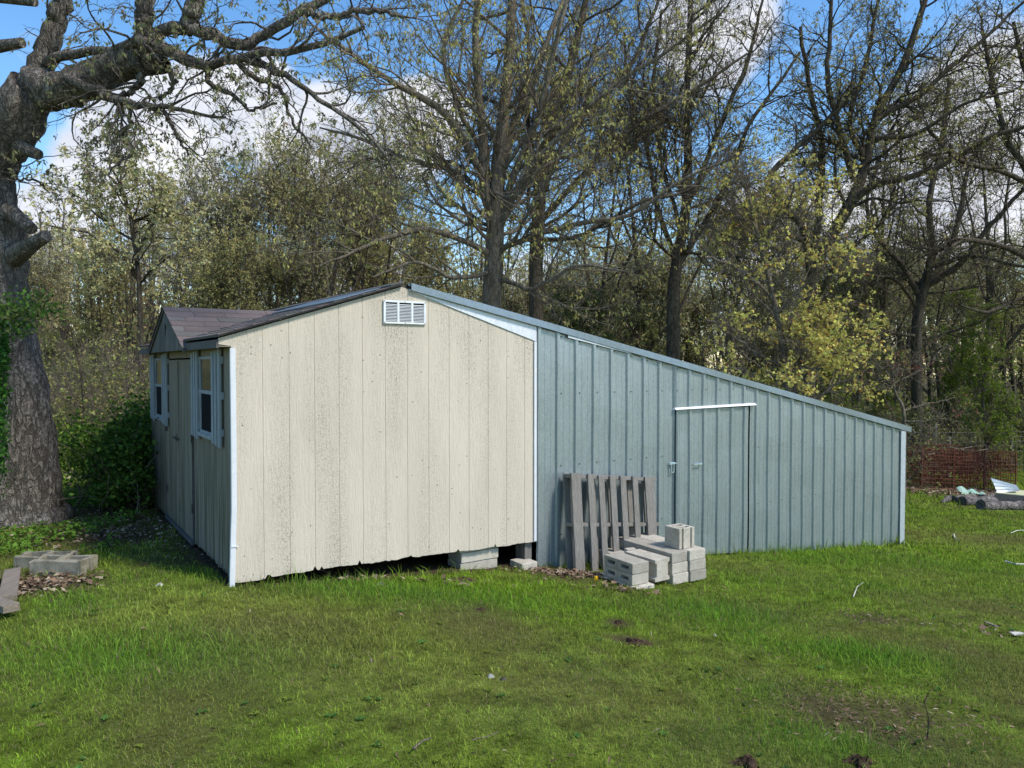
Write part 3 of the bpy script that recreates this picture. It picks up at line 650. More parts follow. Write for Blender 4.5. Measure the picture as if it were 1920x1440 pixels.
# ------------------------------------------------------------------ the metal lean-to
TE = 9.29
def roofz(t): return 2.347-.2005*(t-1.40)
def build_lean():
    rng = np.random.RandomState(9)
    lt = thing('metal_lean_to', 'long galvanised ribbed metal lean-to sloping down from the cream shed', 'lean-to', W(TG, 0, -.3))
    def cols(t0, t1, first):
        P = [(t0, 0)]; k = -40
        c = first-.2286*6
        while c < t1+.1:
            for (o, h) in ((-.030, 0), (-.016, .02), (.016, .02), (.030, 0), (.066, 0), (.072, .003), (.084, .003), (.09, 0), (.142, 0), (.148, .003), (.16, .003), (.166, 0)):
                if t0 < c+o < t1: P.append((c+o, h))
            c += .2286
        P.append((t1, 0)); return P
    def ribbed(name, segs, mat, parent, back=.0, wob=0):
        V = []; Fc = []
        for (t0, t1, zb, zt, n0) in segs:
            P = cols(t0, t1, 3.06); R = 7; b = len(V); ph = rng.uniform(0, 6, 3)
            for j in range(R+1):
                for (t, h) in P:
                    lo = zb(t); hi = zt(t); z = lo+(hi-lo)*j/R
                    w = .0022*math.sin(z*5+t*2.1+ph[0])+.0016*math.sin(z*9-t*5+ph[1])
                    V.append(W(t, n0+h+w, z))
            k = len(P)
            for j in range(R):
                for i in range(k-1): Fc.append((b+j*k+i, b+j*k+i+1, b+(j+1)*k+i+1, b+(j+1)*k+i))
        return part(name, V, Fc, mat, parent, solid=.0012)
    gz = lambda t: float(G(*(W(t, 0, 0)[:2])))
    dz = 1.165; d0, d1 = 4.665, 5.90
    wall = ribbed('wall', [(TG+.012, d0-.012, lambda t: gz(t)-.04, lambda t: roofz(t)-.026, 0), (d0-.0118, d1+.02, lambda t: dz+.02, lambda t: roofz(t)-.026, .0), (d1+.022, TE, lambda t: gz(t)-.04, lambda t: roofz(t)-.026, 0)], M['galvanised'], lt)
    m = MB()
    for (zr) in (lambda t: roofz(t)-.09, lambda t: 1.37, lambda t: .66, lambda t: -.02):
        c = 3.06
        while c < TE-.1:
            for o in (.045,):
                z = zr(c)
                if z < roofz(c)-.07 and z > gz(c)+.1 and not (d0-.03 < c+o < d1+.03 and z < dz+.03): (lambda q: (q.wbox(c+o-.005, c+o+.005, .0015, .008, z-.005, z+.005), q.build('screw', M['dark_trim'], wall)))(MB())
            c += .2286
    # other sides
    def eside(s0, s1, zt, name):
        m = MB(); s = s0
        while s < s1-.01:
            e = min(s1, s+.2286)
            m.add([W(TE, -s, gz(TE)-.1), W(TE+.02, -s-.02, gz(TE)-.1), W(TE+.02, -s-.04, gz(TE)-.1), W(TE, -s-.06, gz(TE)-.1), W(TE, -e, gz(TE)-.1),
                   W(TE, -s, zt), W(TE+.02, -s-.02, zt), W(TE+.02, -s-.04, zt), W(TE, -s-.06, zt), W(TE, -e, zt)], [(0, 1, 6, 5), (1, 2, 7, 6), (2, 3, 8, 7), (3, 4, 9, 8)]); s = e
        return part(name, np.array(m.v), m.f, M['galvanised'], lt, solid=.001)
    eside(.0, SB, roofz(TE)-.03, 'end_wall')
    m = MB(); m.add([W(TG, -SB, -.4), W(TE, -SB, -1.1), W(TE, -SB, roofz(TE)-.02), W(TG, -SB, roofz(TG)-.02)], [(1, 0, 3, 2)]); m.build('back_wall', M['galvanised'], lt, solid=.001)
    m = MB()
    def rp(t, s, d): return W(t, -s, roofz(t)+d)
    V = []; Fc = []; s = -.02; ks = 0
    prof = []
    while s < SB+.05:
        prof += [(s, 0), (s+.02, .018), (s+.05, .018), (s+.07, 0)]; s += .2286
    for (s, h) in prof: V += [rp(1.46, s, h-.012), rp(9.45, s, h-.012)]
    for i in range(len(prof)-1): Fc.append((2*i, 2*i+1, 2*i+3, 2*i+2))
    part('roof', V, Fc, M['galvanised'], lt, solid=.001)
    # rake trim: upright face, fold over the roof edge, shadow lip
    V = []; Fc = []; ts = np.linspace(1.475, 9.44, 40)
    for i, t in enumerate(ts):
        w = .043+.0022*(t-1.4); wob = .003*math.sin(t*3.1)
        j = .0
        V += [W(t, -.06, roofz(t)+.020), W(t, .033, roofz(t)+.016), W(t, .036+wob, roofz(t)-w), W(t, .024+wob, roofz(t)-w-.004)]
    for i in range(len(ts)-1):
        for k in range(3): Fc.append((4*i+k, 4*i+4+k, 4*i+5+k, 4*i+1+k))
    part('rake_trim', V, Fc, M['fascia_metal'], lt, solid=.0015)
    m = MB(); P0 = [(3.18, .027), (3.75, .022)]
    m.hexa([W(3.17, .026, roofz(3.17)-.074), W(4.0, .026, roofz(4.0)-.060), W(4.0, .0225, roofz(4.0)-.060), W(3.17, .0225, roofz(3.17)-.074), W(3.17, .026, roofz(3.17)-.052), W(4.0, .026, roofz(4.0)-.053), W(4.0, .0225, roofz(4.0)-.053), W(3.17, .0225, roofz(3.17)-.052)])
    m.build('closure_strip', M['bright_metal'], lt)
    m = MB(); z0 = gz(TE)-.03; z1 = roofz(TE)-.06
    m.wbox(TE-.10, TE+.004, .022, .025, z0, z1); m.wbox(TE+.0215, TE+.024, -.10, .0218, z0, z1); m.wbox(TE+.0042, TE+.0212, .0218, .0245, z0, z1)
    m.build('corner_trim', M['trim_metal'], lt)
    # door
    dr = ribbed('door', [(d0+.028, d1-.024, lambda t: gz(t)+.02, lambda t: dz-.01, .014)], M['galvanised'], lt)
    m = MB(); zb = gz(d0)+.02
    m.wbox(d0+.0, d0+.026, .006, .030, zb, dz-.01); m.build('door_edge', M['fascia_metal'], dr)
    m = MB()
    for (p, q) in ((W(4.92, .040, .545), W(5.06, .040, .535)),):
        m.wbox(4.915, 5.055, .046, .056, .53, .547); m.wbox(4.915, 4.93, .016, .0458, .532, .546); m.wbox(5.04, 5.055, .016, .0458, .532, .546)
    m.build('handle', M['hardware'], dr, bevel=.003)
    m = MB(); m.wbox(4.57, 4.655, .021, .026, .555, .585); m.wbox(4.60, 4.68, .0262, .036, .566, .576); m.wbox(4.585, 4.597, .0265, .034, .47, .565); m.wbox(4.625, 4.637, .0265, .034, .47, .565); m.wbox(4.5972, 4.6248, .0265, .034, .47, .482)
    m.build('latch', M['hardware'], lt, bevel=.002)
    m = MB()
    m.hexa([W(4.63, .055, 1.160), W(5.985, .055, 1.172), W(5.985, .005, 1.172), W(4.63, .005, 1.160), W(4.64, .03, 1.180), W(5.975, .03, 1.194), W(5.975, .006, 1.194), W(4.64, .006, 1.180)])
    m.build('lintel', M['white_paint'], lt)
    m = MB()
    for t in (d0-.06, d1+.08): m.wbox(t, t+.04, -.05, -.004, gz(t), 1.218)
    m.wbox(3.0, 5.9, -.06, -.008, 1.22, 1.25); m.build('frame', M['plank_wood'], lt)
build_lean()

# ------------------------------------------------------------------ objects by the shed
gz2 = lambda t, n: float(G(*(W(t, n, 0)[:2])))
unit_ = lambda v: v/np.linalg.norm(v)
def build_pallet():
    rng = np.random.RandomState(4)
    # the foot stands out from the wall, the top leans on it
    foot = np.array([2.955, .45]); Hh = .94; g0 = gz2(3.6, .42)
    th = thing('pallet', 'weathered grey wooden pallet leaning upright against the metal wall', 'pallet', W(3.5, .4, g0))
    lean = math.atan2(.12, 1.0); up = Z*math.cos(lean)-N*math.sin(lean); out = N*math.cos(lean)+Z*math.sin(lean); al = unit_(D-Z*.115); up = unit_(up+D*.03)
    g1 = gz2(2.98, .45)
    def P(a, u, o): return W(3.06, .29, g1-.045)+al*a+up*u+out*o-Z*0+al*.0
    def bar(m, a0, a1, u0, u1, o0, o1, sk=0, rot=0):
        c = [P(a0, u0, o0), P(a1, u0, o0), P(a1, u0, o1), P(a0, u0, o1), P(a0+sk, u1, o0), P(a1+sk, u1, o0), P(a1+sk, u1, o1), P(a0+sk, u1, o1)]
        c = [q+rng.uniform(-.002, .002, 3) for q in c]; m.hexa([c[3], c[2], c[1], c[0], c[7], c[6], c[5], c[4]])
    Wd = 1.16; T = Hh+.03
    # three cross runners (the edge boards standing on their side)
    for k, u in enumerate((.0, .46, T-.045)):
        m = MB(); bar(m, 0, Wd, u, u+.038, -.105, -.012); m.build('runner', M['pallet_wood'], th, bevel=.003)
    slats = [(0.0, .118, 0.0), (.205, .078, .0), (.345, .072, .01), (.49, .078, .0), (.635, .075, .015), (.80, .07, .02), (.98, .125, .03)]
    for (a, w, sk) in slats:
        m = MB(); bar(m, a-sk*.2, a+w-sk*.2, -.02+rng.uniform(-.0, .015), T+rng.uniform(-.01, .012), -.011, .010, 0); m.build('slat', M['pallet_wood'], th, bevel=.002)
    for (a, w) in ((-.005, .10), (.30, .09), (.56, .10), (.82, .09), (1.05, .10)):
        m = MB(); bar(m, a, a+w, -.02, T, -.125, -.106); m.build('slat', M['pallet_wood'], th, bevel=.002)
    return th
build_pallet()
rngB = np.random.RandomState(12)
def block(fr, lx, ly, lz, kind, name='concrete_block', label='', cat='block', group=None, loc=None, skew=0):
    """fr: maps local (x,y,z) to world"""
    if kind == 'hollow':      # two cores through z, recessed ends
        w = .032; xs = [0, .02, w+.004, lx/2-w/2, lx/2+w/2, lx-w-.004, lx-.02, lx]; ys = [0, w, ly*.38, ly*.62, ly-w, ly]
        mask = [[1]*7 for _ in range(5)]
        for j in (1, 2, 3):
            for i in (2, 4): mask[j][i] = 0
        mask[2][0] = 0; mask[2][6] = 0
        V, Fc = cells(xs, ys, mask, 0, lz, fr); V = [v+rngB.normal(0, .005, 3) for v in V]
    elif kind == 'flange':     # end flanges seen as raised strips round a hollowed side
        xs = [0, .035, lx-.035, lx]; ys = [0, .02, ly-.02, ly]; mask = [[1, 0, 1], [1, 1, 1], [1, 0, 1]]
        mask = [[1, 1, 1], [0, 1, 1], [1, 1, 1]]
        V, Fc = cells([0, .022, lx-.022, lx], [0, .03, ly-.03, ly], mask, 0, lz, fr)
    else:
        V, Fc = cells([0, lx], [0, ly], [[1]], 0, lz, fr)
    o = part(name, V, Fc, M['old_concrete'], None, bevel=.008, base=fr(lx/2, ly/2, 0))
    m = o.modifiers[0]; m.segments = 2
    tag(o, label, cat, group); return o
def fr_wall(t, n, z, rot=0, tilt=0, flip=None):
    c, s = math.cos(rot), math.sin(rot); A_ = D*c+N*s; B_ = -D*s+N*c
    def f(x, y, zz): return W(t, n, z)+A_*x+B_*y+Z*(zz+tilt*y)
    return f
def build_blocks():
    gp_ = 'concrete blocks stacked beside the pallet'
    L = .395
    # cored side faces -D (towards the pallet), long axis out from the wall
    def lying(t, n, z, lab, h=.098, rot=0, holes=True, wd=.195):
        A_ = D*math.cos(rot)+N*math.sin(rot); B_ = -D*math.sin(rot)+N*math.cos(rot)
        if holes:
            # local plan: x up, y along length, extruded along thickness direction (D): cores run along D
            xs = [0, .032, h-.032, h]; ys = [0, .05, .155, .235, .345, L]
            mask = [[1, 1, 1], [1, 0, 1], [1, 1, 1], [1, 0, 1], [1, 1, 1]]
            f = lambda x, y, zz: W(t, n, z)+Z*x+B_*y+A_*(wd-zz)
            V, Fc = cells(xs, ys, mask, 0, wd, f)
            o = part('concrete_block', V, Fc, M['concrete'], None, bevel=.005, base=W(t+.1, n+.2, z))
        else:
            # flanged end towards the camera, cut from the long profile
            xs = [0, .016, .022, wd-.022, wd-.016, wd]; 
            prof = [(0, 0), (wd, 0), (wd, .03), (wd-.022, .045), (wd-.022, h-.045), (wd, h-.03), (wd, h), (0, h), (0, h-.03), (.022, h-.045), (.022, .045), (0, .03)]
            V = []; 
            for y in (0, L):
                for (x, zz) in prof: V.append(W(t, n, z)+A_*x+B_*y+Z*zz)
            k = len(prof); Fc = [tuple(range(k-1, -1, -1)), tuple(range(k, 2*k))]+[(i, (i+1) % k, k+(i+1) % k, k+i) for i in range(k)]
            o = part('concrete_block', V, Fc, M['concrete'], None, bevel=.004, base=W(t+.1, n+.2, z))
        tag(o, lab, 'block', gp_); return o
    g = gz2(3.35, .8)
    zA = g+.035
    m = MB(); m.wbox(3.17, 3.40, .45, 1.0, g-.03, zA-.003); o = m.build('paving_slab', M['concrete'], None, bevel=.006, base=W(3.26, .7, g-.03)); tag(o, 'flat pale paving slab under the two cored blocks next to the pallet', 'slab')
    lying(3.19, .55, zA, 'lower cored concrete block on the flat slab beside the pallet', rot=.03)
    lying(3.185, .555, zA+.100, 'upper cored concrete block with dark slots facing the pallet', rot=.02)
    lying(3.46, .54, zA-.02, 'concrete block with flanged end, standing between cored pair and block steps', h=.205, holes=False, rot=-.02, wd=.19)
    zt = -.100
    for (t, wd_, n1, top, nm) in ((3.70, .205, .93, 3, 'middle row'), (3.91, .215, .955, 3, 'right hand row'), (3.49, .20, .52, 2, 'left hand row, behind the flanged block')):
        for c in range(top):
            z0 = zt-.098*(3-c); r = rngB.uniform(-.006, .006, 2)
            m = MB(); m.wbox(t+r[0]*.5, t+wd_+r[0]*.5, .10+.01*c, n1+r[1]-.008*c, z0, z0+.0955)
            o = m.build('concrete_block', M['concrete'], None, bevel=.005, base=W(t+.1, .5, z0)); tag(o, '%s grey concrete block of the door steps, %s' % (['bottom', 'second', 'topmost'][c], nm), 'block', 'concrete blocks of the door steps')
    m = MB(); m.obox(W(3.60, .46, zt-.098+.032), D*.95+N*.3, N*.95-D*.3, Z, .05, .03, .03, .006, rngB); o = m.build('concrete_chunk', M['concrete'], None, bevel=.006, base=W(3.60, .46, zt-.098)); tag(o, 'small rough piece of concrete lying on the low left row of the steps', 'rubble')
    f0 = fr_wall(3.865, .655, zt, .03)
    ys = [0, .035, .085, .115, .165, .182, .2]
    mask = [[1]*5, [1, 0, 0, 0, 1], [1]*5, [1, 0, 0, 0, 1], [1]*5, [1, 0, 1, 0, 1]]
    xs = [0, .035, .055, .145, .165, .2]
    V, Fc = cells(xs, ys, mask, 0, .195, f0)
    o = part('hollow_block', V, Fc, M['concrete'], None, bevel=.005, base=f0(.1, .1, 0)); tag(o, 'upright hollow concrete block on top of the steps', 'block')
    # pier under the gable
    gpp = gz2(2.15, -.1)
    for k in range(3):
        m = MB(); r = rngB.uniform(-.006, .006)
        m.wbox(2.0+r, 2.40+r, -.30, -.055+r, gpp-.02+k*.093, gpp-.02+k*.093+.091); o = m.build('pier_block', M['concrete'], None, bevel=.006, base=W(2.2, -.1, gpp-.02+k*.093))
        tag(o, ['bottom', 'middle', 'top'][k]+' block of the low pier holding up the cream gable', 'block', 'pier blocks under the shed')
    m = MB(); gg = gz2(2.62, .05); m.wbox(2.58, 2.76, -.12, .09, gg-.03, gg+.06); o = m.build('concrete_block', M['concrete'], None, bevel=.008, base=W(2.65, .0, gg-.03)); tag(o, 'small loose block in the grass at the right end of the cream gable', 'block')
    m = MB(); m.wbox(2.70, 2.78, -.2, -.04, gz2(2.7, -.1)-.02, .06); o = m.build('corner_post', M['grey_board'], None, base=W(2.74, -.1, gz2(2.7, -.1))); tag(o, 'short dark wooden post under the right corner of the cream shed', 'post')
    for s in (3.9,):
        for t in (2.3,):
            gg = gz2(t+.2, -s); m = MB(); m.wbox(t, t+.4, -s-.1, -s+.1, gg-.03, max(gg+.03, .058)); o = m.build('pier_block', M['concrete'], None, base=W(t+.2, -s, gg)); tag(o, 'far pier block in the dark under the back of the shed', 'block', 'pier blocks under the shed')
    # far left: hollow blocks sunk in the ground
    p = gp(30, 1072)
    a = np.array([math.cos(.02), math.sin(.02), 0]); b = np.array([-a[1], a[0], 0])
    for k, (x0, y0, z0, rot, lab) in enumerate(((-3.78, 5.80, -.085, -.02, 'sunken hollow concrete block with weeds in its cores, nearest the planks'), (-4.02, 5.98, -.10, .04, 'mossy hollow concrete block half buried behind the other, left edge'))):
        c, s_ = math.cos(rot), math.sin(rot)
        f = lambda x, y, z, x0=x0, y0=y0, z0=z0, c=c, s_=s_: np.array([x0+c*x-s_*y, y0+s_*x+c*y, z0+z])
        block(f, .42, .2, .2, 'hollow', name='hollow_block', label=lab)
build_blocks()
def build_planks():
    rng = np.random.RandomState(2)
    a = gp(2, 1062); b = gp(20, 1150)
    specs = [((-3.98, 5.60), (-3.60, 4.95), .10, .045, 'weathered wide board lying at the left edge, uppermost of three'), ((-3.84, 5.70), (-3.42, 5.02), .055, .04, 'narrow grey board lying along the right of the wide board'), ((-3.55, 4.98), (-3.24, 4.80), .05, .05, 'short board end poking out at the left edge of the lawn')]
    for i, (p, q, hw, th, lab) in enumerate(specs):
        p = np.array(p); q = np.array(q); c = (p+q)/2; ax = np.append((q-p)/np.linalg.norm(q-p), 0); ay = np.array([-ax[1], ax[0], 0]); z = float(G(c[0], c[1]))+th/2+.04
        m = MB(); m.obox(np.array([c[0], c[1], z]), ax, ay, Z, np.linalg.norm(q-p)/2, hw, th/2, .004, rng)
        o = m.build('board', M['plank_wood'], None, bevel=.003, base=(c[0], c[1], z-th/2)); tag(o, lab, 'board', 'old boards at the left edge')
build_planks()
def lump(name, px, py, r, h, mat, label, cat, group=None, seed=0, ry=None, rot=0, sink=.3, n=9):
    rng = np.random.RandomState(seed); p = gp(px, py); ry = ry or r
    th = np.linspace(0, 2*PI, 2*n, endpoint=False); V = []; Fc = []; rings = 6
    for j in range(rings+1):
        f = j/rings; zz = h*math.cos(f*PI/2)**.8
        for a in th:
            k = 1+.35*math.sin(a*3+seed)+.2*math.sin(a*5+seed*2)+rng.normal(0, .08)
            rr = f*k; x = rr*r*math.cos(a); y = rr*ry*math.sin(a)
            x, y = x*math.cos(rot)-y*math.sin(rot), x*math.sin(rot)+y*math.cos(rot)
            V.append((p[0]+x, p[1]+y, p[2]-h*.15+zz+(rng.normal(0, h*.24) if j < rings else 0)-(h*sink if j == rings else 0)))
    k = len(th)
    for j in range(rings):
        for i in range(k): Fc.append((j*k+i, (j+1)*k+i, (j+1)*k+(i+1) % k, j*k+(i+1) % k))
    o = part(name, V, Fc, M[mat], None, smooth=False, base=p); tag(o, label, cat, group); return o
lump('dirt_mound', 1192, 1207, 0.082, 0.028, 'dirt', 'largest dark mound of turned earth in mid lawn', 'mound', 'earth mounds on the lawn', 1, .07)
lump('dirt_mound', 1160, 1168, 0.038, 0.018, 'dirt', 'small dark mound just behind the largest mound', 'mound', 'earth mounds on the lawn', 2)
lump('dirt_mound', 870, 1086, 0.068, 0.018, 'dirt', 'flat reddish earth patch before the block pier', 'mound', 'earth mounds on the lawn', 3, .045)
lump('dirt_mound', 902, 1143, 0.030, 0.013, 'dirt', 'tiny clod of earth below the reddish patch', 'mound', 'earth mounds on the lawn', 4)
lump('dirt_mound', 1400, 1434, 0.068, 0.031, 'dirt', 'dark earth mound at the bottom edge, left of the two there', 'mound', 'earth mounds on the lawn', 5)
lump('dirt_mound', 1612, 1434, 0.075, 0.038, 'dirt', 'dark earth mound at the bottom edge, right of the two there', 'mound', 'earth mounds on the lawn', 6)
lump('stone', 920, 1270, .018, .018, 'stone', 'small white stone alone in the middle of the lawn', 'stone', None, 7, n=5)
lump('stone', 943, 1275, .022, .016, 'rusty_hardware', 'small brown stone just right of the white one', 'stone', None, 8, n=5)
lump('stone', 715, 1097, .045, .022, 'stone', 'pale flat stone at the grass edge under the gable', 'stone', None, 9, .025, n=5)
lump('stone', 300, 1098, .03, .02, 'stone', 'grey stone in the lawn left of the white corner trim', 'stone', None, 10, n=5)
lump('stone', 1340, 1192, .018, .014, 'stone', 'pinkish stone in the tall grass right of the steps', 'stone', None, 11, n=5)
def chip(px, py, l, w, rot, label, mat='plank_wood'):
    p = gp(px, py); ax = np.array([math.cos(rot), math.sin(rot), 0]); m = MB(); m.obox(p+Z*.025, ax, np.array([-ax[1], ax[0], .1]), Z, l, w, .006, .004, rngB); o = m.build('wood_chip', M[mat], None, base=p); tag(o, label, 'wood scrap')
chip(1858, 1176, .055, .022, 1.8, 'upright split of firewood bark on the right lawn')
chip(1907, 1194, .05, .02, .2, 'pale wood scrap at the right edge of the lawn', 'stone')
def tube(m, P, R, S=6):
    P = np.array(P, float); b = len(m.v)
    for i in range(len(P)):
        T = P[min(i+1, len(P)-1)]-P[max(i-1, 0)]; T = T/np.linalg.norm(T); u = np.cross(T, [.3, .2, .93]); u /= np.linalg.norm(u)+1e-9; v = np.cross(T, u)
        for k in range(S): a = 2*PI*k/S; m.v.append(tuple(P[i]+(u*math.cos(a)+v*math.sin(a))*R[i]))
    for i in range(len(P)-1):
        for k in range(S): m.f.append((b+i*S+k, b+i*S+(k+1) % S, b+(i+1)*S+(k+1) % S, b+(i+1)*S+k))
    m.f.append(tuple(b+k for k in range(S-1, -1, -1))); m.f.append(tuple(b+(len(P)-1)*S+k for k in range(S)))
def stick(pp, r, label, mat='pale_bark', lift=.03):
    m = MB(); P = [gp(*q)+Z*lift for q in pp]; tube(m, P, [r*(1-.5*i/len(P)) for i in range(len(P))], 5); o = m.build('stick', M[mat], None, base=P[0]); tag(o, label, 'stick')
stick([(775, 1416), (790, 1403), (808, 1396)], .006, 'pale bent stick at the bottom of the lawn, left of centre')
stick([(885, 1400), (915, 1393), (935, 1384)], .003, 'thin brown twig lying right of the pale bent stick')
stick([(1600, 1125), (1607, 1106), (1618, 1098)], .005, 'white forked twig on the grass before the low wall end', 'stone')
stick([(1788, 1005), (1790, 1012), (1797, 1016)], .012, 'small curved white scrap on the grass past the lean-to corner', 'stone')
stick([(1895, 1003), (1907, 998), (1925, 997)], .008, 'crooked pale twig at the right edge of the grass', 'stone')
stick([(1885, 1057), (1905, 1062), (1935, 1063)], .016, 'pale peeled branch end at the right edge', 'stone')
def sapling(px, py, h, label):
    p = gp(px, py); m = MB(); tube(m, [p, p+np.array([.01, 0, h*.4]), p+np.array([-.01, .01, h*.75]), p+np.array([.012, 0, h])], [.004, .003, .0025, .0015], 5)
    tube(m, [p+Z*h*.35, p+np.array([.05, 0, h*.55])], [.002, .001], 4); o = m.build('sapling', M['dark_bark'], None, base=p); tag(o, label, 'sapling')
sapling(1738, 1388, .26, 'bare dark seedling stem standing in the worn patch at lower right')
def flower():
    p = gp(1118, 1096); t = thing('dandelion', 'yellow dandelion in bloom at the foot of the pallet', 'flower', p); rng = np.random.RandomState(1)
    m = MB(); tube(m, [p, p+Z*.05], [.002, .002], 4); m.build('stem', simple('stem_green', (.1, .2, .04), .6).m, t)
    m = MB()
    for hx, hz in ((0, .055), (-.008, .035)):
        c = p+np.array([hx, 0, hz])
        for k in range(40):
            v = rng.normal(0, 1, 3); v[2] = abs(v[2])*.8; v /= np.linalg.norm(v); s = np.cross(v, [0, .3, 1]); s /= np.linalg.norm(s); l = .024
            m.add([c+s*.003, c-s*.003, c-s*.004+v*l, c+s*.004+v*l], [(0, 1, 2, 3)])
    m.build('petals', M['petal'], t)
flower()
# ------------------------------------------------------------------ beyond the lean-to: wire pen, fence, scrap, logs
def build_right():
    rng = np.random.RandomState(21)
    pl = gp(1728, 918); pr = gp(1904, 922); ax = pr-pl; Lg = np.linalg.norm(ax[:2]); ax = ax/Lg; ay = np.array([-ax[1], ax[0], 0]); ay /= np.linalg.norm(ay)
    hgt = (918-840)/F*pl[1]
    pen = thing('wire_pen', 'rusty welded wire pen full of dry brush beyond the lean-to', 'pen', (pl+pr)/2)
    for (y0, nm) in ((0, 'wire_panel'), (1.2, 'wire_panel')):
        m = MB(); n = int(Lg/.075); 
        for i in range(n+1):
            a = pl+ax*(Lg*i/n)+ay*y0; tube(m, [a, a+Z*(hgt+rng.uniform(-.02, .02))+ax*rng.uniform(-.015, .015)], [.007]*2, 3)
        for k in range(11):
            z = hgt*(.03+.97*(k/10)**.85); tube(m, [pl+ax*(Lg*u)+ay*y0+Z*(z+.012*math.sin(u*7+k)) for u in np.linspace(0, 1, 7)], [.009]*7, 3)
        m.build(nm, M['rust'], pen)
    for s in (0, Lg):
        m = MB()
        for i in range(10): a = pl+ax*s+ay*(1.2*i/9); tube(m, [a, a+Z*hgt], [.004]*2, 3)
        for k in range(9): a = pl+ax*s+Z*hgt*k/8; tube(m, [a, a+ay*1.2], [.005]*2, 3)
        m.build('wire_panel', M['rust'], pen)
    for s in (0, .33, .66, 1.0):
        m = MB(); a = pl+ax*Lg*s; m.obox(a+Z*hgt*.5, ax, ay, Z, .012, .012, hgt*.52); m.build('post', M['rust'], pen)
    m = MB(); V = []; Fc = []
    for i in range(900):
        c = pl+ax*rng.uniform(.05, Lg-.05)+ay*rng.uniform(.1, 1.1)+Z*rng.uniform(.02, hgt*.92); d = rng.normal(0, 1, 3); d[2] *= 1.2; d /= np.linalg.norm(d); l = rng.uniform(.15, .5)
        s = np.cross(d, rng.normal(0, 1, 3)); s /= np.linalg.norm(s); w = rng.uniform(.004, .016)
        e = c+d*l; e[2] = min(e[2], pl[2]+hgt)
        m.add([c-s*w, c+s*w, e+s*w*.5, e-s*w*.5], [(0, 1, 2, 3)])
    o = m.build('brush', M['rust'], pen); tag(o, kind='stuff')
    m = MB()
    for (a, b) in (((1722, 845), (1735, 855)), ((1740, 852), (1765, 848)), ((1780, 838), (1835, 845)), ((1835, 845), (1870, 842)), ((1800, 842), (1846, 834)), ((1846, 834), (1850, 842))):
        Y = pl[1]-.05; tube(m, [at(a[0], a[1], Y), at((a[0]+b[0])/2, (a[1]+b[1])/2+rng.uniform(-4, 4), Y+.1), at(b[0], b[1], Y)], [.014, .011, .006], 5)
    o = m.build('branch', M['pale_bark'], None, base=pl+Z*hgt); tag(o, 'crooked dead branches lying along the top of the wire pen', 'branch')
    # sagging wire fence running past the pen on both sides
    fn = thing('wire_fence', 'thin wire field fence running behind the rusty pen', 'fence', gp(1712, 900)+np.array([0, 3.0, 0]))
    a = at(1600, 900, 21.0); b = at(2100, 905, 24.0); a[2] = float(G(a[0], a[1])); b[2] = float(G(b[0], b[1])); m = MB()
    for k in range(9): z = .05+1.15*k/8; tube(m, [a+(b-a)*u+Z*z for u in np.linspace(0, 1, 9)], [.005]*9, 3)
    for u in np.linspace(0, 1, 60): p = a+(b-a)*u; tube(m, [p+Z*.05, p+Z*1.2], [.004]*2, 3)
    m.build('wire_mesh', M['old_wire'], fn)
    for px in (1740, 1713, 1905, 1880):
        u = np.interp(px, [1600, 2100], [0, 1]); p = a+(b-a)*u; m = MB(); m.obox(p+Z*.7, np.array([1, 0, 0.]), np.array([0, 1., 0]), Z, .03, .015, .8); m.build('post', M['dark_trim' if px != 1740 else 'old_wire'], fn)
    t = thing('fence_post', 'grey metal fence post sticking up behind the pen', 'post', at(1779, 900, 21.5)); 
    p = at(1779, 822, 21.5); q = p.copy(); q[2] = float(G(p[0], p[1])); m = MB(); tube(m, [q, p], [.05, .05], 8); m.build('pipe', M['old_wire'], t); m = MB(); tube(m, [p, p+Z*.03], [.062, .055], 8); m.build('cap', M['old_wire'], t)
    # bent metal sheet
    Y = 16.6; m = MB()
    def sheet(P0, P1, Q0, Q1, name, mat, lab, ribs, curl, base, cat):
        V = []; Fc = []; nu, nv = 36, 8
        for j in range(nv+1):
            for i in range(nu+1):
                u = i/nu; v = j/nv; p = (P0*(1-u)+P1*u)*(1-v)+(Q0*(1-u)+Q1*u)*v; V.append(p+Z*(ribs*abs(math.sin(v*nv*.5*PI))*1.0+curl*(v*v))+np.array([0, curl*.5*math.sin(v*PI), 0]))
        for j in range(nv):
            for i in range(nu): k = j*(nu+1)+i; Fc.append((k, k+1, k+nu+2, k+nu+1))
        o = part(name, V, Fc, M[mat], None, solid=.004, base=base); tag(o, lab, cat); return o
    sheet(at(1870, 925, 16.0), at(1912, 920, 16.1), at(1857, 894, 16.4), at(1905, 908, 16.6), 'metal_sheet', 'galvanised', 'bent pale ribbed metal sheet standing beside the wire pen', .015, -.02, gp(1870, 935), 'metal sheet')
    m = MB(); P = [at(1866, 925, 15.95), at(1960, 934, 15.8), at(1960, 926, 16.5), at(1893, 918, 16.6)]
    m.hexa([P[0]-Z*.2, P[1]-Z*.2, P[2]-Z*.2, P[3]-Z*.2]+P); o = m.build('scrap_box', M['dark_trim'], None, base=gp(1890, 938)); tag(o, 'low dark box under the bent metal sheet', 'box')
    V = [p+Z*.012 for p in P]; m = MB(); m.hexa([p+Z*.004 for p in P]+[p+Z*.02 for p in P]); o = m.build('panel', M['yellow_panel'], None, base=P[0]); tag(o, 'flat pale yellow panel lying on the low dark box', 'panel')
    m = MB(); c = gp(1822, 928); V = []; Fc = []
    n = 14
    for i in range(n+1):
        u = i/n; z = .15*(1-u)+.07*abs(math.sin(u*7.5))
        V += [c+np.array([-.28+.62*u, -.1-.05*u, .0]), c+np.array([-.30+.62*u, .12, z])]
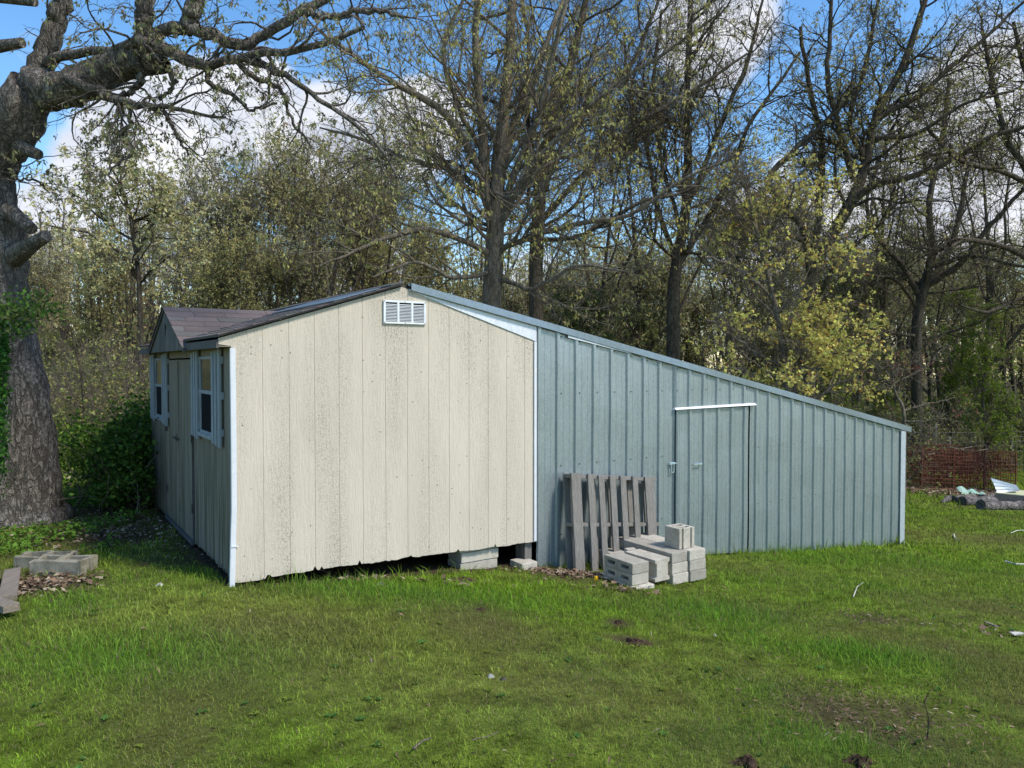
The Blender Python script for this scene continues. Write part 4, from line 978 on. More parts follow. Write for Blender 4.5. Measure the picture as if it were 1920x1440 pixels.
    for i in range(n): Fc.append((2*i, 2*i+2, 2*i+3, 2*i+1))
    o = part('plastic_sheet', V, Fc, M['green_plastic'], None, solid=.004, base=c); tag(o, 'crumpled pale green corrugated plastic scrap on fallen leaves', 'plastic scrap')
    # logs
    specs = [((1788, 940), (1975, 928), .085, 'back log of the pile, lying in the grass by the metal scrap'), ((1803, 945), (1980, 942), .10, 'middle log with a dark sawn end in the grass'), ((1838, 953), (1980, 952), .095, 'front log with pale rugged bark in the grass')]
    for i, (a, b, r, lab) in enumerate(specs):
        p = gp(a[0], a[1]+2)+Z*r*.75; q = gp(b[0], b[1]+2)+Z*r*.75; m = MB(); n = 14; P = [p+(q-p)*k/n+rng.normal(0, .012, 3) for k in range(n+1)]
        R = [r*(1+.12*math.sin(k*1.7+i)) for k in range(n+1)]
        t = thing('log', lab, 'log', p-Z*r, 'logs lying right of the lean-to'); tube(m, P, R, 12); m.build('trunk', M['log_bark'], t)
        ax_ = (q-p)/np.linalg.norm(q-p); mm = MB(); tube(mm, [p-ax_*.004, p-ax_*.0005], [r*.92, r*.95], 12); mm.build('cut_end', M['dark_trim'], t)
    p = gp(1765, 943); q = gp(1792, 939)+Z*.05; m = MB(); tube(m, [p, (p+q)/2+Z*.05, q], [.03, .07, .05], 8); o = m.build('log', M['log_bark'], None, base=p); tag(o, 'small split log end at the left tip of the log pile', 'log', 'logs lying right of the lean-to')
build_right()

# ------------------------------------------------------------------ trees
TF = .62
def unit(v): return v/(np.linalg.norm(v, axis=-1, keepdims=True)+1e-9)
def tubes(P, R, S):
    """P (n,k,3) R (n,k) -> verts, quads"""
    n, k, _ = P.shape; T = unit(np.gradient(P, axis=1)); a = unit((P[:, -1]-P[:, 0]))[:, None]
    ref = np.where(np.abs(a[..., 2:3]) > .8, np.array([1., .13, 0]), np.array([.1, .05, 1.])); U = unit(np.cross(T, ref)); Vv = np.cross(T, U)
    th = np.arange(S)*2*PI/S
    X = P[:, :, None]+R[:, :, None, None]*(U[:, :, None]*np.cos(th)[None, None, :, None]+Vv[:, :, None]*np.sin(th)[None, None, :, None])
    i = np.arange(n*k*S).reshape(n, k, S); j = np.roll(i, -1, axis=2)
    q = np.stack([i[:, :-1], j[:, :-1], j[:, 1:], i[:, 1:]], -1).reshape(-1, 4)
    return X.reshape(-1, 3), q
def grow(rng, P, R, n, K, length, ang, wander, up, rf, umin=.2, umax=1., rmin=.004, tip=.3, taper=.5, asd=.22, rabs=None):
    N_, k, _ = P.shape; L = np.linalg.norm(np.diff(P, axis=1), axis=2).sum(1)
    idx = rng.choice(N_, n, p=L/L.sum()); u = rng.uniform(umin, umax, n); f = u*(k-1); i0 = np.clip(f.astype(int), 0, k-2); w = (f-i0)[:, None]
    S = P[idx, i0]*(1-w)+P[idx, i0+1]*w; T = unit(P[idx, i0+1]-P[idx, i0]); r = R[idx, i0]*(1-w[:, 0])+R[idx, i0+1]*w[:, 0]
    A = unit(np.cross(T, rng.normal(0, 1, (n, 3)))); a = rng.normal(ang, asd, n)[:, None]; d = T*np.cos(a)+A*np.sin(a)
    ln = (length if np.isscalar(length) else length)*(1-taper*u)*rng.uniform(.6, 1.35, n)
    st = (ln/(K-1))[:, None]; out = np.empty((n, K, 3)); out[:, 0] = S
    for j in range(1, K):
        d = unit(d+rng.normal(0, wander, (n, 3))+Z*up); out[:, j] = out[:, j-1]+d*st
    r0 = np.maximum(r*rf*rng.uniform(.7, 1.1, n), rmin)
    if rabs: r0 = np.minimum(r0, rabs)
    return out, r0[:, None]*np.linspace(1, tip, K)[None]
def chain(pts, K=14, wob=0, rng=None, gpx=True):
    """pixel way-points (px, py, depth, half width in px) -> world chain"""
    A = np.array([np.append(at(p[0], p[1], p[2]), p[3]*p[2]/F) for p in pts]); n = len(A)
    if n == 2: A = np.array([A[0], (A[0]+A[1])/2, A[1]]); n = 3
    B = np.vstack([2*A[0]-A[1], A, 2*A[-1]-A[-2]]); out = []
    for u in np.linspace(0, n-1-1e-6, K):
        i = int(u); f = u-i; p0, p1, p2, p3 = B[i], B[i+1], B[i+2], B[i+3]
        out.append(.5*((2*p1)+(-p0+p2)*f+(2*p0-5*p1+4*p2-p3)*f*f+(-p0+3*p1-3*p2+p3)*f**3))
    out = np.array(out); P = out[:, :3]; R = np.maximum(out[:, 3], .003)
    if rng is not None and wob: P[1:] += rng.normal(0, wob, P[1:].shape)
    return P[None], R[None]
def cat(L): return np.concatenate([a for a, b in L]), np.concatenate([b for a, b in L])
def leaves(rng, P, n, l, w, col, droop=.5, scat=.05, umin=.3, cvar=.25, alt=None, altp=.0, clump=None):
    N_, k, _ = P.shape; CL = 4; n = n//CL; idx = rng.randint(0, N_, n)
    if clump is not None:      # favour some twigs so that the crown has dense and open parts
        m = clump(P[:, -1]); pr = m/m.sum(); idx = rng.choice(N_, n, p=pr)
    u = rng.uniform(umin, 1, n)**.7; f = u*(k-1); i0 = np.clip(f.astype(int), 0, k-2); ww = (f-i0)[:, None]
    c = P[idx, i0]*(1-ww)+P[idx, i0+1]*ww+rng.normal(0, scat, (n, 3))
    c = np.repeat(c, CL, 0)+rng.normal(0, l*.22, (n*CL, 3)); n = n*CL
    d = unit(rng.normal(0, 1, (n, 3))-Z*droop*2.2); s = unit(np.cross(d, rng.normal(0, 1, (n, 3))))
    ll = (l*rng.uniform(.6, 1.35, n))[:, None]; wl = (w*rng.uniform(.6, 1.35, n))[:, None]
    Q = np.stack([c, c+d*ll*.5+s*wl, c+d*ll, c+d*ll*.5-s*wl], 1)
    C = np.array(col)[None]*rng.uniform(1-cvar, 1+cvar, (n, 1))*(1+rng.normal(0, .06, (n, 3)))
    if alt is not None:
        m = rng.rand(n) < altp; C[m] = np.array(alt)*rng.uniform(.7, 1.3, (m.sum(), 1))
    return Q, np.clip(C, .005, 1)
def leafobj(name, QC, parent, mat='leaf'):
    Q = np.concatenate([q for q, c in QC]); C = np.concatenate([c for q, c in QC]); n = len(Q)
    return part(name, Q.reshape(-1, 3), np.arange(n*4).reshape(-1, 4), M[mat], parent, col=np.repeat(C, 4, 0))
def barkobj(name, L, parent, mat):
    """L: list of (P,R,S)"""
    V = []; Q = []; b = 0
    for (P, R, S) in L:
        v, q = tubes(P, R, S); V.append(v); Q.append(q+b); b += len(v)
    return part(name, np.concatenate(V), np.concatenate(Q), M[mat], parent, smooth=True)
def rootof(px, Y):
    p = at(px, 900, Y); p[2] = float(G(p[0], p[1])); return p
def skeleton_tree(name, label, trunks, limbs, seed, bark, n1=0, n2=200, n3=1500, n4=6000, lens=(2.6, 1.4, .8, .4), leaf=None, up=(.05, .04, .02, 0), gnarl=.2, cat_='tree', group=None, nleaf=0, ang=(1.0, .8, .7, .7), rl=(.042, .021, .010, .0045), dens=1, u1=(.35, .98), rr=.6, trunkK=26, rsc=.78):
    rng = np.random.RandomState(seed); T = [(a, b*rsc) for a, b in (chain(t, trunkK, .0) for t in trunks)]
    LB = [(a, b*rsc) for a, b in (chain(t, 16, .012, rng) for t in limbs)]
    base = T[0][0][0, 0].copy()
    th = thing(name, label, cat_, base, group)
    tr = barkobj('trunk', [(P, R, 12) for P, R in T], th, bark)
    main = [(P, R) for P, R in LB]
    lv = [(P, R, 8) for P, R in LB]
    if n1:
        TT = cat(T) if len(T) else None
        P1, R1 = grow(rng, TT[0], TT[1], n1, 16, lens[0], ang[0], gnarl*.8, up[0], .5, u1[0], u1[1], rmin=.02, rabs=rl[0]); main.append((P1, R1)); lv.append((P1, R1, 6))
    MP = cat([(P, R) for P, R in main])
    P2, R2 = grow(rng, *MP, int(n2*TF), 10, lens[1], ang[1], gnarl, up[1], rr, .12, 1, rmin=.007, rabs=rl[1])
    P3, R3 = grow(rng, P2, R2, int(n3*TF), 7, lens[2], ang[2], gnarl*1.2, up[2], rr, .15, 1, rmin=.0042, rabs=rl[2])
    P4, R4 = grow(rng, P3, R3, int(n4*TF), 5, lens[3], ang[3], gnarl*1.3, up[3], .6, .1, 1, rmin=.003, rabs=rl[3], tip=.5)
    barkobj('branches', lv+[(P2, R2, 5), (P3, R3, 4), (P4, R4, 3)], th, bark)
    if leaf: leafobj('leaves', [leaves(rng, P4, int(nleaf*(TF if name == 'oak_tree' else 1)), **leaf)], th)
    return th, (P2, P3, P4)

OAK = dict(l=.075, w=.014, col=(.42, .39, .13), droop=.75, scat=.03, alt=(.25, .20, .13), altp=.15)
# the old oak at the left edge
def old_oak():
    T = [[(34, 990, 7.9, 90), (31, 945, 7.9, 80), (26, 880, 7.9, 76), (18, 800, 7.9, 73), (8, 700, 7.9, 67), (-2, 600, 7.9, 59), (-12, 500, 7.9, 54), (-18, 440, 7.9, 58), (-26, 380, 7.85, 48), (-28, 330, 7.8, 46), (-12, 290, 7.75, 44), (18, 245, 7.7, 44), (40, 200, 7.6, 42), (62, 165, 7.6, 38), (105, 172, 7.5, 34), (150, 160, 7.45, 33), (195, 138, 7.4, 31), (235, 115, 7.35, 30), (270, 108, 7.3, 32), (292, 118, 7.3, 27), (312, 122, 7.3, 14)]]
    LB = [[(55, 190, 7.6, 28), (75, 130, 7.6, 24), (92, 80, 7.6, 20), (105, 40, 7.6, 17), (118, 0, 7.6, 17), (128, -60, 7.6, 15)],
          [(88, 118, 7.5, 10), (120, 103, 7.4, 9), (200, 96, 7.3, 8), (265, 82, 7.1, 10), (330, 100, 7.0, 12), (385, 122, 6.9, 9), (450, 110, 6.8, 8), (510, 98, 6.7, 7), (600, 88, 6.6, 6), (680, 50, 6.5, 4)],
          [(262, 105, 7.3, 18), (268, 60, 7.3, 15), (272, 20, 7.3, 16), (278, -50, 7.3, 14)],
          [(268, 98, 7.2, 12), (300, 62, 7.1, 11), (345, 50, 7.0, 12), (400, 68, 7.0, 11), (455, 86, 6.9, 10), (500, 62, 6.9, 9), (555, 28, 6.8, 9), (620, -10, 6.8, 7), (700, -60, 6.8, 5)],
          [(95, 152, 7.4, 9), (160, 160, 7.2, 9), (215, 188, 7.1, 8), (285, 200, 7.0, 6), (335, 203, 7.0, 4), (420, 222, 6.9, 2.5)],
          [(455, 108, 6.8, 7), (520, 135, 6.7, 6), (580, 172, 6.6, 5), (640, 215, 6.5, 4), (700, 262, 6.4, 3), (745, 330, 6.3, 2)],
          [(440, 112, 6.8, 6), (480, 148, 6.9, 5), (528, 168, 7.0, 4), (545, 215, 7.0, 3), (582, 272, 7.1, 2)],
          [(385, 120, 7.0, 5), (395, 155, 7.0, 5), (440, 180, 6.9, 4), (470, 205, 6.9, 3), (520, 190, 6.9, 2)],
          [(268, 140, 7.2, 7), (255, 165, 7.2, 6), (228, 182, 7.2, 6), (222, 215, 7.2, 4)],
          [(350, 55, 7.0, 14), (362, 20, 7.0, 16), (372, -40, 7.0, 16)],
          [(570, 20, 6.8, 6), (620, 32, 6.7, 6), (680, 20, 6.6, 5), (760, 30, 6.5, 3)],
          [(235, 195, 7.1, 3), (245, 230, 7.1, 4), (232, 250, 7.1, 4), (245, 285, 7.1, 3), (205, 325, 7.1, 1.5)],
          [(305, 205, 7.0, 3), (330, 250, 7.0, 3), (355, 290, 7.0, 2)],
          [(5, 310, 7.7, 3), (35, 335, 7.7, 2), (75, 342, 7.6, 1.6), (90, 360, 7.6, 1.2)],
          [(320, 130, 7.2, 5), (322, 165, 7.2, 4), (300, 185, 7.2, 3)]]
    ST = [[(35, 275, 7.6, 13), (72, 290, 7.5, 10)], [(15, 395, 7.7, 17), (60, 430, 7.6, 11)], [(25, 480, 7.8, 22), (58, 460, 7.6, 14), (88, 442, 7.5, 11)], [(-20, 90, 7.5, 12), (42, 80, 7.4, 9)], [(-10, -6, 7.4, 10), (66, 4, 7.3, 8)]]
    rng = np.random.RandomState(3)
    base = at(34, 985, 7.9); th = thing('old_oak', 'huge rough barked oak at the left edge, ivy climbing its leaning trunk', 'tree', base)
    P, R = chain(T[0], 60); P[0, 1:] += rng.normal(0, .012, P[0, 1:].shape)
    # trunk with many sides so that burls and fissures shape its outline
    S = 40; v, q = tubes(P, R, S); C = np.repeat(P[0], S, 0); th_ = np.tile(np.arange(S)*2*PI/S, 60); hgt = np.repeat(np.arange(60), S)/60.
    k = 1+.04*np.sin(th_*3+hgt*9)+.03*np.sin(th_*5-hgt*23)+.02*np.sin(th_*9+hgt*60)+rng.normal(0, .012, len(v))
    v = C+(v-C)*k[:, None]
    tr = part('trunk', v, q, M['oak_bark'], th, smooth=True)
    L = [chain(l, 22, .012, rng) for l in LB]
    for s in ST:
        Pc, Rc = chain(s, 8); v, q = tubes(Pc, Rc*1.0, 12); e = len(v)
        f = [np.array([list(range(e-12, e))])]
        part('branch_stub', v, [q]+f, M['oak_bark'], th)
    MPt = [np.concatenate([[l] for l in [a[0] for a, b in L]]), np.concatenate([[b[0]] for a, b in L])]
    P2, R2 = grow(rng, MPt[0], MPt[1], 110, 10, 1.0, .9, .28, .0, .5, .15, 1, rmin=.005, rabs=.013)
    P3, R3 = grow(rng, P2, R2, 380, 7, .55, .8, .3, -.02, .6, .15, 1, rmin=.0035, rabs=.008)
    P4, R4 = grow(rng, P3, R3, 1400, 5, .24, .7, .3, -.05, .6, .2, 1, rmin=.0022, rabs=.004, tip=.5)
    barkobj('branches', [(a, b, 10) for a, b in L]+[(P2, R2, 6), (P3, R3, 4), (P4, R4, 3)], th, 'oak_bark')
    leafobj('leaves', [leaves(rng, P4, 7500, .046, .0085, (.22, .23, .105), droop=.8, scat=.012, umin=.6, alt=(.24, .17, .13), altp=.2)], th)
    # ivy: things growing on the oak, of their own
    n = 2600; V = []; C = []
    def ivy(name, label, cl, nn, size, cols, seed):
        r = np.random.RandomState(seed); c = []
        for (px, py, Y, sx, sy, sd, w) in cl:
            m = int(nn*w); q = np.stack([at(px+r.normal(0, sx), py+r.normal(0, sy), Y+r.normal(0, sd)) for _ in range(m)]); c.append(q)
        c = np.concatenate(c); m = len(c); d = unit(r.normal(0, 1, (m, 3))+np.array([.2, -1, .2])); a = unit(np.cross(d, r.normal(0, 1, (m, 3)))); b = np.cross(d, a); l = size*r.uniform(.6, 1.4, (m, 1))
        Q = np.stack([c-a*l, c-b*l*.7, c+a*l, c+b*l*.7], 1); ci = np.array(cols)[r.randint(0, len(cols), m)]*r.uniform(.6, 1.4, (m, 1))
        stems = MB()
        for (px, py, Y, sx, sy, sd, w) in cl: tube(stems, [at(px, py+sy, Y), at(px+sx*.3, py, Y), at(px-sx*.2, py-sy, Y)], [.008, .007, .005], 5)
        t = thing(name, label, 'ivy', c.mean(0)); stems.build('stems', M['dark_bark'], t)
        leafobj('leaves', [(Q, ci)], t); return t
    ivy('ivy', 'green ivy climbing up the left side of the oak trunk', [(4, 640, 7.25, 9, 30, .05, .9), (3, 710, 7.2, 8, 45, .05, 1), (4, 790, 7.15, 7, 40, .05, .7), (2, 860, 7.15, 7, 30, .05, .35)], 420, .019, [(.04, .12, .02), (.025, .075, .015), (.07, .16, .025)], 5)
    ivy('vine', 'bushy clump of dark green vine at head height on the oak trunk', [(30, 590, 7.1, 24, 14, .12, 1.1), (60, 565, 7.1, 20, 16, .15, .8), (95, 580, 7.1, 16, 10, .15, .5), (30, 620, 7.1, 18, 10, .1, .5), (10, 575, 7.1, 16, 16, .1, .4)], 300, .018, [(.09, .17, .03), (.05, .12, .025), (.08, .13, .03), (.09, .10, .04)], 6)
old_oak()

def mid_trees():
    # central oak with several rising stems
    skeleton_tree('oak_tree', 'tall many limbed oak directly behind the shed ridge', 
        [[(925, 945, 14, 27), (922, 600, 14, 24), (926, 500, 14, 23), (930, 400, 14, 20), (935, 300, 14, 17), (946, 200, 14, 14), (955, 100, 14, 12), (960, 0, 14, 10), (968, -200, 14, 7), (975, -380, 14, 4)]],
        [[(922, 430, 14, 12), (908, 330, 13.9, 12), (904, 240, 13.8, 10), (895, 150, 13.7, 9), (892, 50, 13.6, 8), (900, -80, 13.5, 5)],
         [(905, 330, 13.8, 9), (870, 262, 13.5, 9), (820, 200, 13.2, 9), (760, 165, 13, 8), (700, 132, 12.8, 6), (650, 95, 12.6, 5), (590, 50, 12.4, 3)],
         [(930, 440, 14, 10), (962, 370, 13.8, 9), (1000, 312, 13.6, 8), (1045, 262, 13.4, 7), (1105, 200, 13.2, 6), (1180, 140, 13, 5), (1260, 92, 12.8, 4), (1340, 30, 12.5, 3)],
         [(935, 400, 14, 9), (978, 290, 13.8, 8), (1010, 215, 13.5, 7), (1030, 130, 13.3, 6), (1048, 50, 13, 5), (1080, -60, 13, 4)],
         [(932, 470, 14, 8), (1000, 442, 13.6, 7), (1090, 420, 13.2, 6), (1180, 402, 12.8, 5), (1290, 332, 12.5, 4), (1390, 290, 12.2, 2)],
         [(922, 480, 14, 9), (870, 452, 13.6, 7), (800, 430, 13.2, 7), (740, 442, 13, 6), (668, 470, 12.7, 4), (600, 500, 12.5, 2)],
         [(935, 350, 14, 9), (962, 240, 14.2, 8), (1000, 140, 14.4, 7), (1040, 40, 14.6, 6), (1100, -90, 15, 4)],
         [(915, 300, 14, 7), (862, 205, 14.3, 6), (832, 100, 14.6, 5), (850, 40, 14.6, 5), (880, -20, 14.8, 3)],
         [(920, 385, 14, 7), (855, 322, 14.5, 6), (765, 298, 15, 5), (680, 262, 15.4, 4), (600, 240, 16, 2)],
         [(925, 510, 14, 6), (850, 520, 13.2, 5), (780, 490, 12.7, 4), (700, 520, 12.2, 2)],
         [(930, 520, 14, 6), (1000, 540, 13.4, 5), (1080, 500, 13, 4), (1180, 510, 12.6, 2)]],
        11, 'pale_bark', n1=34, n2=520, n3=3000, n4=12000, lens=(3.0, 1.9, .95, .42), leaf=OAK, nleaf=34000, gnarl=.15, u1=(.25, .95))
    skeleton_tree('oak_tree', 'second dark stemmed oak just right of the tallest, behind the roof',
        [[(1010, 950, 16, 24), (1006, 620, 16, 21), (1005, 500, 16, 20), (1010, 400, 16, 19), (1015, 320, 16, 17), (1035, 240, 16, 14), (1060, 160, 16, 12), (1085, 60, 16, 10), (1120, -100, 16, 6)]],
        [[(1010, 420, 16, 9), (1080, 340, 16, 8), (1150, 270, 16, 7), (1232, 210, 16, 6), (1330, 150, 16, 5), (1400, 100, 16, 3)],
         [(1012, 360, 16, 9), (1070, 250, 16.5, 8), (1140, 170, 17, 7), (1195, 100, 17, 6), (1240, -20, 17, 4)],
         [(1008, 450, 16, 7), (1090, 440, 15.5, 6), (1200, 380, 15, 5), (1300, 350, 15, 4), (1380, 260, 15, 2)],
         [(1010, 330, 16, 7), (985, 200, 16.5, 6), (990, 80, 17, 5), (970, -60, 17, 4)]],
        12, 'dark_bark', rsc=.66, n1=22, n2=320, n3=1900, n4=8000, lens=(3.0, 1.9, 1.0, .48), leaf=dict(OAK, l=.08), nleaf=9000, gnarl=.16, u1=(.3, .95))
    skeleton_tree('oak_tree', 'slim straight oak with bare fine twigs, middle of the wood edge',
        [[(1265, 950, 18, 17), (1262, 600, 18, 16), (1268, 500, 18, 14), (1285, 400, 18, 12), (1290, 300, 18, 10), (1287, 200, 18, 8), (1292, 80, 18, 7), (1300, -120, 18, 4)]],
        [[(1270, 500, 18, 8), (1320, 420, 18, 7), (1370, 330, 17.5, 6), (1400, 240, 17, 5), (1450, 170, 17, 4), (1500, 100, 17, 3)],
         [(1265, 480, 18, 7), (1230, 380, 18, 6), (1215, 280, 18, 5), (1180, 180, 18, 4), (1170, 60, 18, 3)],
         [(1285, 400, 18, 7), (1345, 250, 18, 6), (1400, 120, 18, 5), (1430, 0, 18, 3)],
         [(1280, 440, 18, 6), (1240, 300, 18.5, 5), (1225, 160, 19, 5), (1240, 20, 19, 3)]],
        13, 'dark_bark', n1=22, n2=330, n3=2000, n4=8000, lens=(3.0, 2.0, 1.0, .5), leaf=dict(OAK, l=.085, col=(.22, .21, .09)), nleaf=15000, gnarl=.17, u1=(.3, .95), up=(.05, .03, .02, .02))
    skeleton_tree('oak_tree', 'big leaning oak with a long low limb reaching to the right edge',
        [[(1515, 940, 17, 17), (1517, 600, 17, 15), (1530, 500, 17, 14), (1562, 438, 17, 14), (1600, 370, 17, 13), (1625, 300, 17, 11), (1642, 220, 17, 9), (1690, 130, 17, 8), (1722, 40, 17, 7), (1760, -80, 17, 4)]],
        [[(1590, 385, 17, 10), (1640, 345, 16.7, 9), (1700, 334, 16.4, 8), (1770, 308, 16, 7), (1840, 265, 15.8, 6), (1920, 238, 15.5, 5), (2020, 205, 15, 3)],
         [(1602, 340, 17, 8), (1572, 235, 17, 7), (1552, 150, 17, 6), (1556, 60, 17, 5), (1562, -60, 17, 4)],
         [(1522, 530, 17, 9), (1500, 420, 16.7, 8), (1440, 345, 16.5, 8), (1480, 290, 16.4, 7), (1535, 240, 16.3, 6), (1600, 170, 16, 4)],
         [(1528, 500, 17, 9), (1535, 385, 17.5, 9), (1542, 280, 17.8, 7), (1520, 170, 18, 6), (1500, 50, 18, 4)],
         [(1622, 300, 17, 7), (1592, 220, 17, 6), (1622, 130, 17, 5), (1642, 20, 17, 4), (1660, -60, 17, 3)],
         [(1640, 225, 17, 7), (1720, 180, 17, 6), (1790, 120, 17, 5), (1860, 60, 17, 4), (1920, 0, 17, 3)],
         [(1545, 470, 17, 8), (1480, 440, 16.6, 6), (1400, 420, 16, 5), (1330, 370, 15.5, 3)],
         [(1632, 260, 17, 6), (1720, 250, 16.6, 5), (1800, 200, 16.2, 4), (1900, 170, 16, 3)],
         [(1520, 580, 17, 5), (1580, 480, 16, 5), (1650, 420, 15.6, 4), (1680, 350, 15.2, 3)]],
        14, 'dark_bark', n1=20, n2=420, n3=2400, n4=9500, lens=(2.8, 1.9, 1.0, .45), leaf=dict(l=.062, w=.018, col=(.27, .235, .085), droop=.4, scat=.03, alt=(.33, .31, .11), altp=.3), nleaf=24000, gnarl=.22, u1=(.4, .97), up=(.03, .02, .02, .01))
    skeleton_tree('oak_tree', 'dark spreading oak standing deeper in the wood at the right',
        [[(1722, 930, 23, 13), (1718, 650, 23, 12), (1725, 570, 23, 12), (1735, 528, 23, 11), (1748, 470, 23, 8), (1742, 380, 23, 7), (1765, 270, 23, 6), (1780, 150, 23, 4)]],
        [[(1735, 535, 23, 9), (1775, 480, 23, 8), (1800, 400, 23, 6), (1812, 330, 23, 5), (1850, 230, 23, 3)],
         [(1738, 535, 23, 8), (1800, 495, 22.5, 8), (1850, 430, 22, 6), (1905, 370, 21.6, 5), (1980, 300, 21, 3)],
         [(1725, 560, 23, 7), (1690, 495, 23, 6), (1640, 440, 23, 5), (1625, 380, 23, 4), (1650, 300, 23, 3)],
         [(1722, 630, 23, 4), (1660, 622, 22.4, 4), (1615, 610, 22, 3.5), (1575, 592, 21.6, 2.5)],
         [(1722, 580, 23, 4), (1680, 525, 22.5, 4), (1640, 518, 22, 3)],
         [(1724, 640, 23, 3), (1790, 620, 22.5, 3), (1850, 600, 22, 2)],
         [(1745, 500, 23, 6), (1830, 480, 22, 5), (1920, 500, 21, 4), (2000, 480, 21, 3)]],
        15, 'dark_bark', n1=14, n2=300, n3=1500, n4=5000, lens=(3.2, 2.2, 1.1, .5), leaf=dict(l=.08, w=.02, col=(.14, .13, .05), droop=.4, scat=.04), nleaf=3500, gnarl=.24)
    skeleton_tree('oak_tree', 'gnarled oak whose limbs fan in from beyond the right edge',
        [[(2010, 940, 18, 20), (2000, 600, 18, 18), (1985, 480, 18, 15), (1990, 300, 18, 12), (2010, 100, 18, 9)]],
        [[(1990, 520, 18, 9), (1900, 470, 17.5, 7), (1820, 450, 17, 6), (1760, 470, 16.7, 4), (1700, 450, 16.5, 3)],
         [(1985, 450, 18, 9), (1930, 330, 18, 8), (1890, 260, 18, 6), (1860, 150, 18, 5), (1840, 50, 18, 3)],
         [(1988, 400, 18, 8), (1900, 330, 17.5, 6), (1800, 300, 17, 5), (1740, 240, 16.8, 3)],
         [(1990, 300, 18, 7), (1930, 160, 18, 6), (1900, 40, 18, 4)],
         [(1995, 580, 18, 7), (1920, 560, 17.5, 5), (1850, 585, 17, 4), (1800, 570, 16.5, 2)]],
        16, 'dark_bark', n1=10, n2=260, n3=1400, n4=5500, lens=(2.6, 1.8, 1.0, .45), leaf=dict(l=.06, w=.016, col=(.17, .165, .06), droop=.4, scat=.03), nleaf=6000, gnarl=.22)
    # yellow green maple in young leaf
    th, PP = skeleton_tree('maple_tree', 'young maple in bright yellow green leaf above the lean-to roof',
        [[(1482, 940, 12.5, 7), (1474, 700, 12.5, 6), (1450, 560, 12.5, 5), (1418, 430, 12.5, 4), (1396, 330, 12.5, 2)]],
        [[(1474, 720, 12.5, 4), (1540, 660, 12.3, 3), (1600, 640, 12, 2)], [(1470, 690, 12.5, 4), (1400, 650, 12.3, 3), (1330, 600, 12, 2)],
         [(1478, 800, 12.5, 4), (1540, 740, 12.2, 3), (1610, 700, 12, 2)], [(1478, 790, 12.5, 4), (1400, 700, 12.1, 3), (1340, 690, 12, 2)],
         [(1455, 590, 12.5, 3), (1520, 520, 12.3, 3), (1560, 450, 12, 2)], [(1450, 560, 12.5, 3), (1380, 500, 12.3, 3), (1320, 480, 12, 2)],
         [(1425, 460, 12.5, 3), (1470, 400, 12.3, 2), (1490, 350, 12, 1.5)], [(1478, 770, 12.5, 3), (1500, 700, 11.8, 3), (1540, 690, 11.4, 2)]],
        17, 'pale_bark', rsc=1, n1=26, n2=400, n3=1900, n4=7500, lens=(1.7, 1.0, .55, .28), leaf=dict(l=.055, w=.02, col=(.60, .54, .15), droop=.25, scat=.045, alt=(.35, .17, .06), altp=.07, clump=lambda e: np.exp(-((e[:, 0]-4.6)/1.35)**2)*(.35+np.exp(-((e[:, 2]-1.4)/1.1)**2))*(vnoise(e[:, 0]*1., e[:, 2]*1., 4.5, 3) > -.12)+.03), nleaf=13000, gnarl=.2, u1=(.2, .95), rl=(.03, .015, .008, .004))
    skeleton_tree('small_tree', 'small crooked tree in pale leaf between old oak and shed',
        [[(262, 900, 16, 8), (264, 700, 16, 7), (262, 560, 16, 6), (258, 500, 16, 5.5), (250, 440, 16, 5), (243, 400, 16, 4), (225, 345, 16, 3), (200, 300, 16, 2)]],
        [[(262, 525, 16, 4), (230, 478, 15.8, 4), (190, 450, 15.5, 3.5), (150, 432, 15.3, 3), (90, 425, 15, 2)],
         [(256, 480, 16, 3.5), (280, 430, 16, 3), (295, 400, 16, 2.5), (285, 370, 16, 2)],
         [(245, 410, 16, 3), (222, 350, 16, 3), (190, 320, 16, 2), (150, 300, 16, 1.5)],
         [(264, 530, 16, 3), (290, 500, 15.5, 3), (320, 480, 15.2, 1.5)],
         [(245, 405, 16, 3), (230, 360, 16.3, 2.5), (225, 310, 16.5, 1.5)],
         [(250, 450, 16, 3), (200, 420, 16, 3), (160, 380, 15.8, 2), (130, 360, 15.6, 1.5)]],
        18, 'dark_bark', n1=12, n2=130, n3=620, n4=2200, lens=(1.7, 1.1, .6, .3), leaf=dict(l=.085, w=.022, col=(.50, .47, .23), droop=.2, scat=.03), nleaf=7000, gnarl=.24, rl=(.03, .018, .01, .005))
    skeleton_tree('bare_tree', 'small pale bare tree just beyond the low end of the lean-to',
        [[(1695, 930, 13, 5), (1695, 780, 13, 4.2), (1680, 740, 13, 3.5), (1672, 700, 13, 3), (1670, 650, 13, 2)]],
        [[(1695, 770, 13, 2.5), (1730, 760, 13, 2), (1790, 745, 13, 1.2)], [(1695, 790, 13, 2.5), (1740, 790, 12.8, 2), (1785, 770, 12.6, 1)], [(1678, 730, 13, 2), (1640, 728, 13, 1.4)], [(1676, 720, 13, 2), (1730, 690, 13, 1.5), (1770, 650, 13, 1)], [(1696, 795, 13, 2), (1720, 812, 12.6, 1.5), (1745, 822, 12.4, 1)]],
        19, 'pale_bark', n1=10, n2=90, n3=300, n4=700, lens=(1.0, .8, .45, .25), gnarl=.3, rl=(.02, .012, .007, .004), leaf=dict(l=.04, w=.012, col=(.24, .10, .07), droop=.2, scat=.02), nleaf=500)
mid_trees()

